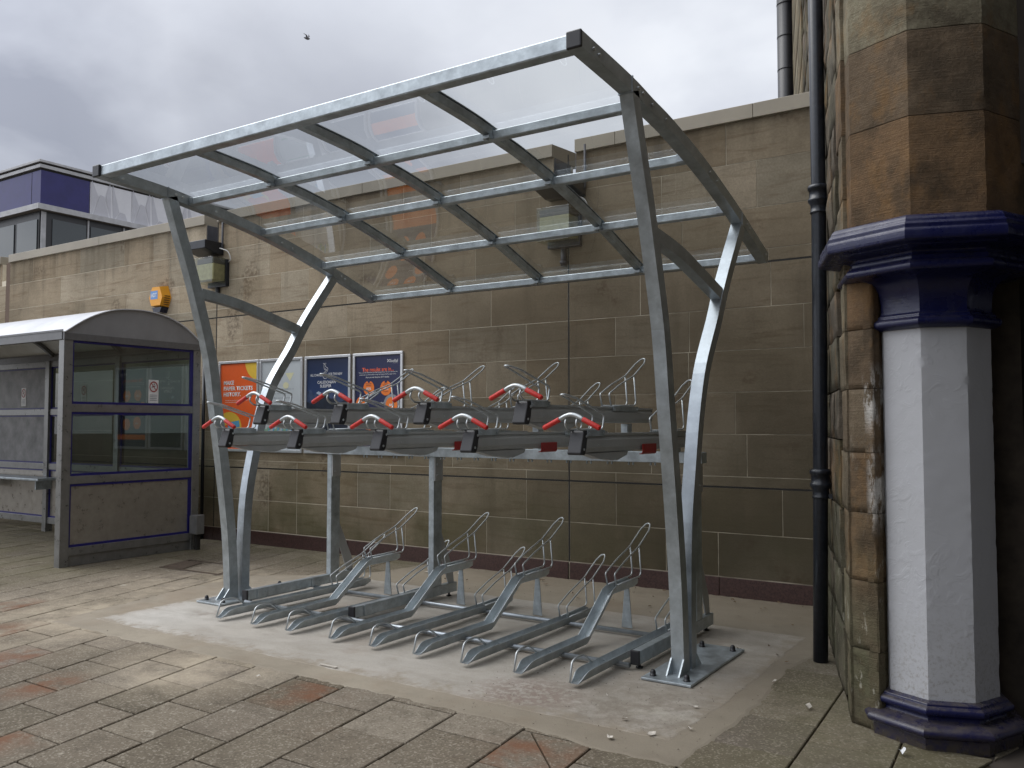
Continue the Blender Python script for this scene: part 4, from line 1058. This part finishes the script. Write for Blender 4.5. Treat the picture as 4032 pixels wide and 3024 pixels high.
# rubble side, coursed blocks
side_bm = BM(); tints = []
def wallblock(p, q, z0, z1, out, tint, jit=.012):
    """a stone on the vertical face from ground point p to q, pushed out by 'out' along the outward normal"""
    d = Vector((q[0]-p[0], q[1]-p[1])); L = d.length; d /= L; n = Vector((-d[1], d[0]))
    if n[0] > 0 and n[1] > 0: n = -n
    g = .0018 if jit < .01 else .004
    def v(s, z, o): return side_bm.verts.new((p[0]+d[0]*s+n[0]*o, p[1]+d[1]*s+n[1]*o, z))
    fine_ = jit < .01
    H = z1-z0-2*g; LL = L-2*g
    nx = max(3, min(16, int(LL/(.03 if fine_ else .06)))); nz = max(3, min(16, int(H/(.03 if fine_ else .06))))
    if z0 > 4: nx, nz = 3, 3
    amp = .0055 if fine_ else .017; tilt = random.uniform(-jit, jit); tilt2 = random.uniform(-jit, jit)
    G = []
    for b in range(nz+1):
        row = []
        for a in range(nx+1):
            u, w = a/nx, b/nz; sx = g+u*LL; zz_ = z0+g+w*H
            pt = Vector((p[0]+d[0]*sx, p[1]+d[1]*sx, zz_))
            nz_ = mnoise.fractal(pt*(9 if fine_ else 5), .9, 2.1, 4)
            ed = min(u, 1-u, w, 1-w)*min(nx, nz)
            e = 0 if ed < .5 else (min(1, ed/1.6) if not fine_ else 1)
            er = (max(0, mnoise.noise(pt*14)-.05)*.03*(max(0, 1.8-zz_)+.35) if fine_ else 0)*(1 if ed < 1.5 else .25)
            o = (out + (u-.5)*tilt + (w-.5)*tilt2 + nz_*amp - er) if e else out + (u-.5)*tilt + (w-.5)*tilt2 + nz_*amp*.5 - (.0012 if fine_ else .004)
            row.append(v(sx, zz_, o))
        G.append(row)
    for b in range(nz):
        for a in range(nx):
            f = side_bm.faces.new((G[b][a], G[b][a+1], G[b+1][a+1], G[b+1][a])); f.smooth = True; tints.append(tint)
    rim = [G[0][a] for a in range(nx+1)] + [G[b][nx] for b in range(1, nz+1)] + [G[nz][a] for a in range(nx-1, -1, -1)] + [G[b][0] for b in range(nz-1, 0, -1)]
    back = []
    for q_ in rim:
        back.append(side_bm.verts.new((q_.co.x-n[0]*.05, q_.co.y-n[1]*.05, q_.co.z)))
    for k in range(len(rim)):
        side_bm.faces.new((rim[k], rim[(k+1) % len(rim)], back[(k+1) % len(rim)], back[k])); tints.append(tint)
z = 0
while z < 8.6:
    h = random.uniform(.24, .40); s = .32+random.uniform(0, .2)
    while s < 4.2:
        L = random.uniform(.25, .65); e = min(s+L, 4.2)
        wallblock(Lp(s), Lp(e), z, z+h, .012, random.random(), .0105); s = e
    z += h
bmesh.ops.recalc_face_normals(side_bm, faces=side_bm.faces)
me = bpy.data.meshes.new('rubble_facing'); side_bm.to_mesh(me); side_bm.free(); me.transform(Matrix.Translation((.97, -4.66, 0))); me.materials.append(M['rubble'])
a = me.attributes.new('tint', 'FLOAT', 'FACE'); a.data.foreach_set('value', tints); mk('rubble_facing', me, None, sb)
bm = BM(); p0 = Lp(.0); p1 = Lp(7.3)
n_ = (cos(A_), sin(A_))
def core(poly, z0, z1, mat, name): 
    bm = BM(); prism(bm, poly, 'z', z0, z1); return mk(name, bm, mat, sb)
core([(p0[0]+n_[0]*.03, p0[1]+n_[1]*.03), (-.62, 4.86), (-.30, 5.5), (-.55, 6.6), (-.9, 8.5), (p1[0]+2.0, p1[1]), (p1[0], p1[1])], -.01, 8.6, M['rubble'], 'side_wall')
# quoins and respond in big blocks: outline follows the photographed pier
side_bm = BM(); tints = []
cx, cy = -.596, 4.808
def oc(R, k): a = radians(-93.4+45*k); return (cx+R*cos(a), cy+R*sin(a))
zq = [0, .38, .72, 1.06, 1.36, 1.68, 1.98, 2.30, 2.665, 3.0, 3.4, 3.8, 4.25, 4.7, 5.2, 5.8, 6.4, 7.1, 7.8, 8.6]
for i, (z0, z1) in enumerate(zip(zq, zq[1:])):
    tt = [.5, .45, .1, .15, .55, .4, .05, .1, .2, .45, .9, .6, .3, .8, .5][i % 15]
    wallblock(Lp(0), Lp(.22+.14*(i % 2)), z0, z1, .012, random.uniform(.3, .9), .004)
    if z0 < 2.3: wallblock((-.835, 4.588), Lp(0), z0, z1, .002, tt, .004); wallblock((-.79, 4.735), (-.835, 4.588), z0, z1, .002, tt, .003)
bmesh.ops.recalc_face_normals(side_bm, faces=side_bm.faces)
me = bpy.data.meshes.new('quoin_stones'); side_bm.to_mesh(me); side_bm.free(); me.transform(Matrix.Translation((.97, -4.66, 0))); me.materials.append(M['ashlar'])
a = me.attributes.new('tint', 'FLOAT', 'FACE'); a.data.foreach_set('value', tints); mk('quoin_stones', me, None, sb)
side_bm = BM(); tints = []
for i, (z0, z1) in enumerate(zip(zq[13:], zq[14:])): wallblock(Lp(4.2+.3*(i % 2)), Lp(7.3), z0, z1, .012, random.uniform(.8, 1), .004)
bmesh.ops.recalc_face_normals(side_bm, faces=side_bm.faces)
me = bpy.data.meshes.new('far_quoins'); side_bm.to_mesh(me); side_bm.free(); me.transform(Matrix.Translation((.97, -4.66, 0))); me.materials.append(M['ashlar'])
a = me.attributes.new('tint', 'FLOAT', 'FACE'); a.data.foreach_set('value', tints); mk('far_quoins', me, None, sb)
core([(-.964, 4.668), (-.838, 4.594), (-.795, 4.735), (-.62, 4.86), (-.9, 5.2)], -.01, 2.3, M['ashlar'], 'respond_core')
# octagonal pier above the capital
side_bm = BM(); tints = []
zz = [2.47, 2.955, 3.365, 4.25, 4.7, 5.2, 5.8, 6.4, 7.0, 7.8, 8.6]; tv = [.02, .45, .95, .5, .3, .8, .5, .2, .6, .4, .5]
def octgrid(bm_, R, z0, z1, nz, nx, amp, freq, tl, tt, edge=.0):
    rows = []
    for b in range(nz+1):
        z_ = z0+(z1-z0)*b/nz; row = []
        for k in range(8):
            p_, q_ = oc(R, k), oc(R, k+1)
            for a in range(nx):
                u = a/nx; x_, y_ = p_[0]+(q_[0]-p_[0])*u, p_[1]+(q_[1]-p_[1])*u
                r_ = Vector((x_-cx, y_-cy, 0)).normalized(); pt = Vector((x_, y_, z_))
                o = mnoise.fractal(pt*freq, .9, 2.1, 4)*amp
                if a == 0: o = o*.6 - edge*max(0, mnoise.noise(pt*23)+.1)
                if b in (0, nz): o -= .0012
                row.append(bm_.verts.new((x_+r_.x*o, y_+r_.y*o, z_)))
        rows.append(row)
    m_ = 8*nx
    for b in range(nz):
        for a in range(m_):
            f = bm_.faces.new((rows[b][a], rows[b][(a+1) % m_], rows[b+1][(a+1) % m_], rows[b+1][a])); f.smooth = True
            if tl is not None: tl.append(tt)
    for a in range(8):
        for r_ in rows: pass
    for e_ in list(bm_.edges):
        pass
    bm_.faces.new(rows[0][::-1]); bm_.faces.new(rows[-1])
    if tl is not None: tl += [tt, tt]
    return rows, m_
for (z0, z1, tt) in zip(zz, zz[1:], tv):
    n_z = 16 if z0 < 4.3 else 3
    octgrid(side_bm, .425, z0+.002, z1-.002, n_z, 10, .004, 11, tints, tt, .012)
side_bm.normal_update()
for e_ in side_bm.edges:
    if len(e_.link_faces) == 2 and e_.calc_face_angle(0) > .5: e_.smooth = False
me = bpy.data.meshes.new('octagonal_pier'); side_bm.to_mesh(me); side_bm.free(); me.transform(Matrix.Translation((.97, -4.66, 0))); me.materials.append(M['ashlar'])
a = me.attributes.new('tint', 'FLOAT', 'FACE'); a.data.foreach_set('value', tints); mk('octagonal_pier', me, None, sb)
bm = BM(); lathe(bm, [(.412, 2.46), (.412, 8.6)], cx, cy, 8, False, radians(-93.4)); mk('pier_core', bm, M['mortar'], sb)
# porch: spandrel wall, ceiling and inner walls of the old building keep the doorway dark
d_ = (cos(radians(19)), sin(radians(19))); nn_ = (-sin(radians(19)), cos(radians(19)))
def loc2(s, o): return (cx+d_[0]*s+nn_[0]*o, cy+d_[1]*s+nn_[1]*o)
core([loc2(.30, -.18), loc2(6.5, -.18), loc2(6.5, .25), loc2(.30, .25)], 2.75, 8.6, M['darkinside'], 'arcade_wall')
core([loc2(-.25, .22), loc2(.44, .12), loc2(.46, .65), loc2(-.1, .9)], -.01, 2.75, M['jambshade'], 'door_jamb')
core([(.04, 4.63), (.64, 4.31), (9, 4.31), loc2(6.5, 8), loc2(1.6, 8), loc2(-.1, .3), loc2(.4, .1)], 4.4, 4.6, M['darkinside'], 'porch_ceiling')
core([loc2(1.6, 8), loc2(6.5, 8), loc2(6.5, 8.3), loc2(1.6, 8.3)], -.01, 4.4, M['darkinside'], 'porch_back_wall')
core([loc2(6.5, .0), loc2(6.8, .0), loc2(6.8, 8.3), loc2(6.5, 8.3)], -.01, 4.4, M['darkinside'], 'porch_end_wall')
for u_, zz_, h_ in ((3.62, 2.45, .35), (3.62, 1.62, .25)):
    pass
blocker = thing('unseen_shade_block', 'unseen dark wing of the station to the right of the viewer', 'building', (4, -3, 0))  # out-of-view walls and roofs, added to keep light off column and pier
bm = BM(); box(bm, 2.2, 9, -9, 4.3, -.01, 8.0); mk('shade_block_wall', bm, M['darkinside'], blocker)
bm = BM(); prism(bm, [(.04, -4.2), (2.199, -4.2), (2.199, 4.3), (.04, 4.62)], 'z', 4.0, 4.3); mk('shade_roof', bm, M['slate'], blocker)  # added overhead to cut sky light on the right
bm = BM(); box(bm, .35, 2.199, -4.2, -3.9, -.01, 3.99); mk('shade_side_wall', bm, M['darkinside'], blocker)  # added behind the viewer to block light from the front
bm = BM(); prism(bm, [(2.05, 8.0), (9.2, 8.0), (5, 10.0)], 'y', -9.2, 3.9); mk('shade_block_roof', bm, M['slate'], blocker)

# ------------------------------------------------------------------ painted column
pc = thing('painted_column', 'octagonal stone column painted white with glossy navy capital and base', 'column', (cx, cy, 0))
a8 = radians(-93.4)
bm = BM()
prof = [(.264, .19)] + [(.264+.0015*random.uniform(-1, 1), .2+1.78*k/6) for k in range(1, 6)] + [(.264, 1.985)]
octgrid(bm, .264, .19, 1.985, 150, 12, .0009, 13, None, 0, .0035)
bm.normal_update()
for e_ in bm.edges:
    if len(e_.link_faces) == 2 and e_.calc_face_angle(0) > .5: e_.smooth = False
mk('shaft', bm, M['render'], pc)
bm = BM(); lathe(bm, rnd([(.262, 1.965), (.282, 1.967), (.308, 1.980), (.314, 1.995), (.308, 2.010), (.292, 2.020), (.288, 2.034), (.274, 2.045), (.272, 2.09), (.277, 2.13), (.290, 2.165), (.315, 2.195), (.355, 2.213), (.395, 2.220), (.43, 2.222), (.452, 2.228), (.458, 2.245), (.448, 2.262), (.428, 2.272), (.424, 2.292), (.414, 2.300), (.414, 2.316), (.45, 2.326), (.482, 2.330), (.50, 2.338), (.535, 2.341), (.556, 2.350), (.556, 2.385), (.548, 2.400), (.548, 2.418), (.538, 2.430), (.530, 2.448), (.505, 2.466), (.43, 2.478)], 3), cx, cy, 8, False, a8)
mk('capital', bm, M['navypaint'], pc)
bm = BM(); lathe(bm, rnd([(.352, -.01), (.352, .050), (.345, .056), (.372, .060), (.386, .072), (.388, .086), (.376, .100), (.345, .110), (.300, .114), (.288, .124), (.292, .138), (.312, .146), (.322, .160), (.318, .176), (.300, .186), (.296, .196), (.266, .204)], 3), cx, cy, 8, False, a8)
mk('base', bm, M['navypaint'], pc)

# ------------------------------------------------------------------ pipes
dp = thing('drainpipe', 'black cast iron drainpipe with ringed collars in the corner beside the stone building', 'drainpipe', (-1.39, 5.74, 0))
px = lambda z: -1.392 + .03*(z > 1.2) * 0
bm = BM(); tube(bm, [(-1.392, 5.74, .0), (-1.375, 5.74, 1.1), (-1.365, 5.74, 2.0), (-1.357, 5.74, 3.0), (-1.355, 5.74, 8.4)], .046, 20); mk('pipe', bm, M['blackmetal'], dp)
for zc, xx in ((1.13, -1.374), (2.965, -1.358)):
    bm = BM(); lathe(bm, [(.048, zc-.10), (.054, zc-.098), (.054, zc-.088), (.050, zc-.084), (.050, zc-.045), (.066, zc-.02), (.066, zc-.005), (.058, zc), (.058, zc+.05), (.066, zc+.055), (.068, zc+.072), (.060, zc+.085), (.046, zc+.088)], xx, 5.74, 24); cl = mk('collar', bm, M['blackmetal'], dp)
    bm = BM(); box(bm, xx+.05, xx+.10, 5.73, 5.75, zc-.10, zc-.07); mk('bracket', bm, M['blackmetal'], cl)
g2 = thing('upper_drainpipe', 'thick black ringed drainpipe rising above the wall at the far corner of the stone building', 'drainpipe', (-3.16, 11.6, 0))
bm = BM(); tube(bm, [(-3.13, 11.6, 0), (-3.13, 11.6, 9)], .118, 20); mk('pipe', bm, M['black'], g2)
for k in range(9):
    zc = 4.9+.45*k
    bm = BM(); tube(bm, [(-3.13, 11.6, zc), (-3.13, 11.6, zc+.018)], .121, 20); mk('collar', bm, M['black'], g2)


# ------------------------------------------------------------------ bird
bc = Vector((-19.93, 18.86, 13.64))
fwv = Vector((-sin(radians(33)), cos(radians(33)), 0)); rtv = Vector((cos(radians(33)), sin(radians(33)), 0)); upv = Vector((0, 0, 1))
bd = thing('gull', 'small grey gull gliding alone in the cloudy sky', 'bird', bc)
def bw(a, b_, c): return bc+rtv*a*.62+upv*b_*.62+fwv*c*.62
bm = BM()
tube(bm, [bw(-.17, .03, 0), bw(-.12, .012, 0), bw(-.04, -.005, 0), bw(.04, -.03, 0), bw(.10, -.045, 0), bw(.13, -.045, 0), bw(.155, -.05, 0)], [.004, .022, .042, .045, .030, .020, .003], 10)
for s in (1, -1):
    root0, root1 = bw(-.03, .01, .02*s), bw(.05, .0, .02*s)
    m0, m1 = bw(.03, .14, .13*s), bw(.11, .12, .14*s)
    tip = bw(.02, .30, .26*s) if s > 0 else bw(-.12, .10, -.34)
    if s < 0: m0, m1 = bw(-.03, .07, -.16), bw(.04, .06, -.17)
    for up_ in (0, .008):
        q = [bm.verts.new(p+upv*up_) for p in (root0, root1, m1, m0)]; bm.faces.new(q)
        bm.faces.new([bm.verts.new(p+upv*up_) for p in (m0, m1, tip)])
mk('body', bm, M['bird'], bd)

# ------------------------------------------------------------------ litter
def frag(name, x, y, r, mat, label, cat, group, z=.010, curl=.012):
    bm = BM(); n = random.randint(5, 8); c = bm.verts.new((x, y, z+curl*.3)); a0_ = random.random()*6
    el = random.uniform(.35, .8); ra = random.random()*pi; ring = []
    for k in range(n):
        a = a0_+2*pi*k/n; rr = r*random.uniform(.6, 1.15); u_, v_ = rr*cos(a), rr*el*sin(a)
        ring.append(bm.verts.new((x+u_*cos(ra)-v_*sin(ra), y+u_*sin(ra)+v_*cos(ra), z+random.uniform(0, curl))))
    for k in range(n): bm.faces.new((ring[k], ring[(k+1) % n], c))
    o = mk(name, bm, mat); tagit(o, label, cat, group); return o
FL = [(-5.9, 6.85, .035), (-5.2, 7.05, .05), (-6.3, 6.7, .03), (-5.55, 6.95, .045), (-1.95, 4.05, .03), (-2.2, 4.35, .03), (-1.72, 4.42, .028), (-1.9, 3.78, .035), (-1.62, 4.1, .03), (-1.75, 3.93, .04), (-1.5, 5.1, .04), (-4.1, 3.55, .035)]
for i, (x, y, r) in enumerate(FL): frag('paint_flake', x, y, r*.62, M['flake'], 'pale paint flake lying on the ground around the cycle shelter', 'flake', 'pale flakes scattered on the ground')
for i in range(34):
    x = random.uniform(-5.5, -1.6); y = random.choice((random.uniform(6.5, 7.35), random.uniform(7.1, 7.4), random.uniform(6.4, 7.3)))
    if i > 29: x = random.uniform(-1.95, -1.5); y = random.uniform(5.0, 6.3)
    frag('dry_leaf', x, y, random.uniform(.012, .028), M['leaf'], 'small brown dead leaf on the concrete around the cycle shelter', 'leaf', 'dead leaves on the concrete')
frag('paper_scrap', -.70, 4.33, .035, M['paper'], 'torn white paper scrap at the foot of the painted column', 'litter', None, .012, .03)
frag('paper_scrap', -1.22, 4.75, .045, M['flake'], 'creamy torn scrap lying against the mossy wall base beside the drainpipe', 'litter', None, .012, .02)
bm = BM(); box(bm, -3.98, -3.84, 3.93, 3.945, .008, .014); o = mk('wood_splinter', bm, M['flake']); o.rotation_euler = (0, 0, 0); tagit(o, 'pale wooden splinter on the front edge of the concrete pad', 'splinter')
bm = BM()
for i in range(900):
    r = random.random()
    if r < .45: x = random.uniform(-3.0, -1.5); y = random.uniform(3.7, 4.9)
    elif r < .75: x = random.uniform(-9, -1.6); y = random.uniform(6.3, 7.4)
    else: x = random.uniform(-8.5, -.6); y = random.uniform(2.2, 7.3)
    s = random.uniform(.0025, .007); z = .007
    v = [bm.verts.new((x+s*random.uniform(-1, 1), y+s*random.uniform(-1, 1), z+s*random.uniform(0, .8))) for _ in range(4)]
    for f in ((0, 1, 2), (0, 1, 3), (1, 2, 3), (0, 2, 3)): bm.faces.new([v[k] for k in f])
tagit(mk('grit', bm, M['soil']), 'fine dark grit and crumbs scattered over the concrete and paving', 'grit', None, 'stuff')

# ------------------------------------------------------------------ camera, light, world
cam = bpy.data.cameras.new('camera'); co = bpy.data.objects.new('camera', cam); COL.objects.link(co)
cam.sensor_width = 36; cam.lens = 36*3410/4032; cam.clip_end = 1000; cam.clip_start = .05
co.location = (0, 0, 1.5); co.rotation_euler = (radians(90+2.69), 0, radians(33.0)); S.camera = co

SUN_EL, SUN_AZ = radians(50), radians(-70)      # azimuth measured from -Y towards -X
sd = Vector((sin(SUN_AZ)*cos(SUN_EL), -cos(SUN_AZ)*cos(SUN_EL), sin(SUN_EL)))
sun = bpy.data.lights.new('sun', 'SUN'); sun.energy = 1.1; sun.angle = radians(40); sun.color = (1, .97, .92)
so = bpy.data.objects.new('sun', sun); COL.objects.link(so); so.rotation_euler = (-sd).to_track_quat('-Z', 'Y').to_euler()
wd = bpy.data.worlds.new('World'); S.world = wd; wd.use_nodes = True; t = wd.node_tree; t.nodes.clear()
class WN(NT):
    def __init__(s): s.t = t; s._pos = t.nodes.new('ShaderNodeTexCoord').outputs['Generated']
w = WN()
out = t.nodes.new('ShaderNodeOutputWorld')
sky = t.nodes.new('ShaderNodeTexSky'); sky.sky_type = 'NISHITA'; sky.sun_disc = False; sky.sun_elevation = SUN_EL
sky.sun_rotation = math.atan2(sd.x, sd.y)
b1 = t.nodes.new('ShaderNodeBackground'); b1.inputs[1].default_value = .08; t.links.new(sky.outputs[0], b1.inputs[0])
dirv = w.pos(); zc_ = w.math('MAXIMUM', w.sep(2), .02)
den = w.math('ADD', zc_, .22)
cmb = t.nodes.new('ShaderNodeCombineXYZ'); t.links.new(w.math('DIVIDE', w.sep(0), den), cmb.inputs[0]); t.links.new(w.math('DIVIDE', w.sep(1), den), cmb.inputs[1])
n1 = w.noise(.9, 6, .52, cmb.outputs[0], .25); n2 = w.noise(2.6, 5, .5, cmb.outputs[0], .2)
cl = w.ramp(w.math('ADD', w.math('MULTIPLY', n1, .72), w.math('MULTIPLY', n2, .28)), (.36, (.48, .50, .57)), (.46, (.74, .77, .84)), (.53, (.88, .91, .97)), (.64, (.98, 1.0, 1.04)))
def dirmask(u, v, lo, hi):
    f = 1870.8; fw = Vector((-sin(radians(33))*cos(radians(2.69)), cos(radians(33))*cos(radians(2.69)), sin(radians(2.69)))); rt = Vector((cos(radians(33)), sin(radians(33)), 0)); up = rt.cross(fw)
    d = (fw*f + rt*(u-1106) + up*(829.5-v)).normalized()
    n = t.nodes.new('ShaderNodeVectorMath'); n.operation = 'DOT_PRODUCT'; t.links.new(dirv, n.inputs[0]); n.inputs[1].default_value = d
    return w.rng(n.outputs['Value'], cos(radians(lo)), cos(radians(hi)))
dark = w.math('MULTIPLY', w.math('MAXIMUM', dirmask(0, 260, 19, 3), w.math('MULTIPLY', dirmask(470, 250, 15, 2), .8)), w.rng(n2, .2, .55, .6, 1))
cl = w.mix(w.math('MULTIPLY', dark, .92), cl, (.23, .245, .30))
dark2 = w.math('MULTIPLY', dirmask(950, 30, 14, 2), w.rng(n2, .35, .65, .2, 1))
cl = w.mix(w.math('MULTIPLY', dark2, .30), cl, (.48, .50, .58))
gn = t.nodes.new('ShaderNodeVectorMath'); gn.operation = 'DOT_PRODUCT'; t.links.new(dirv, gn.inputs[0]); gn.inputs[1].default_value = sd
cl = w.mix(1.0, cl, w.ramp(w.rng(gn.outputs['Value'], .5, 1), (0, 1.0), (.5, 1.6), (1, 2.6)), 'MULTIPLY')
b2 = t.nodes.new('ShaderNodeBackground'); t.links.new(cl, b2.inputs[0]); b2.inputs[1].default_value = .88
mx = t.nodes.new('ShaderNodeMixShader'); mx.inputs[0].default_value = .92
t.links.new(b1.outputs[0], mx.inputs[1]); t.links.new(b2.outputs[0], mx.inputs[2]); t.links.new(mx.outputs[0], out.inputs[0])

S.render.engine = 'CYCLES'
S.view_settings.view_transform = 'Standard'; S.view_settings.look = 'None'; S.view_settings.exposure = .25; S.view_settings.gamma = 1
S.cycles.max_bounces = 8; S.cycles.transparent_max_bounces = 16
S.render.resolution_x = 1024; S.render.resolution_y = 768
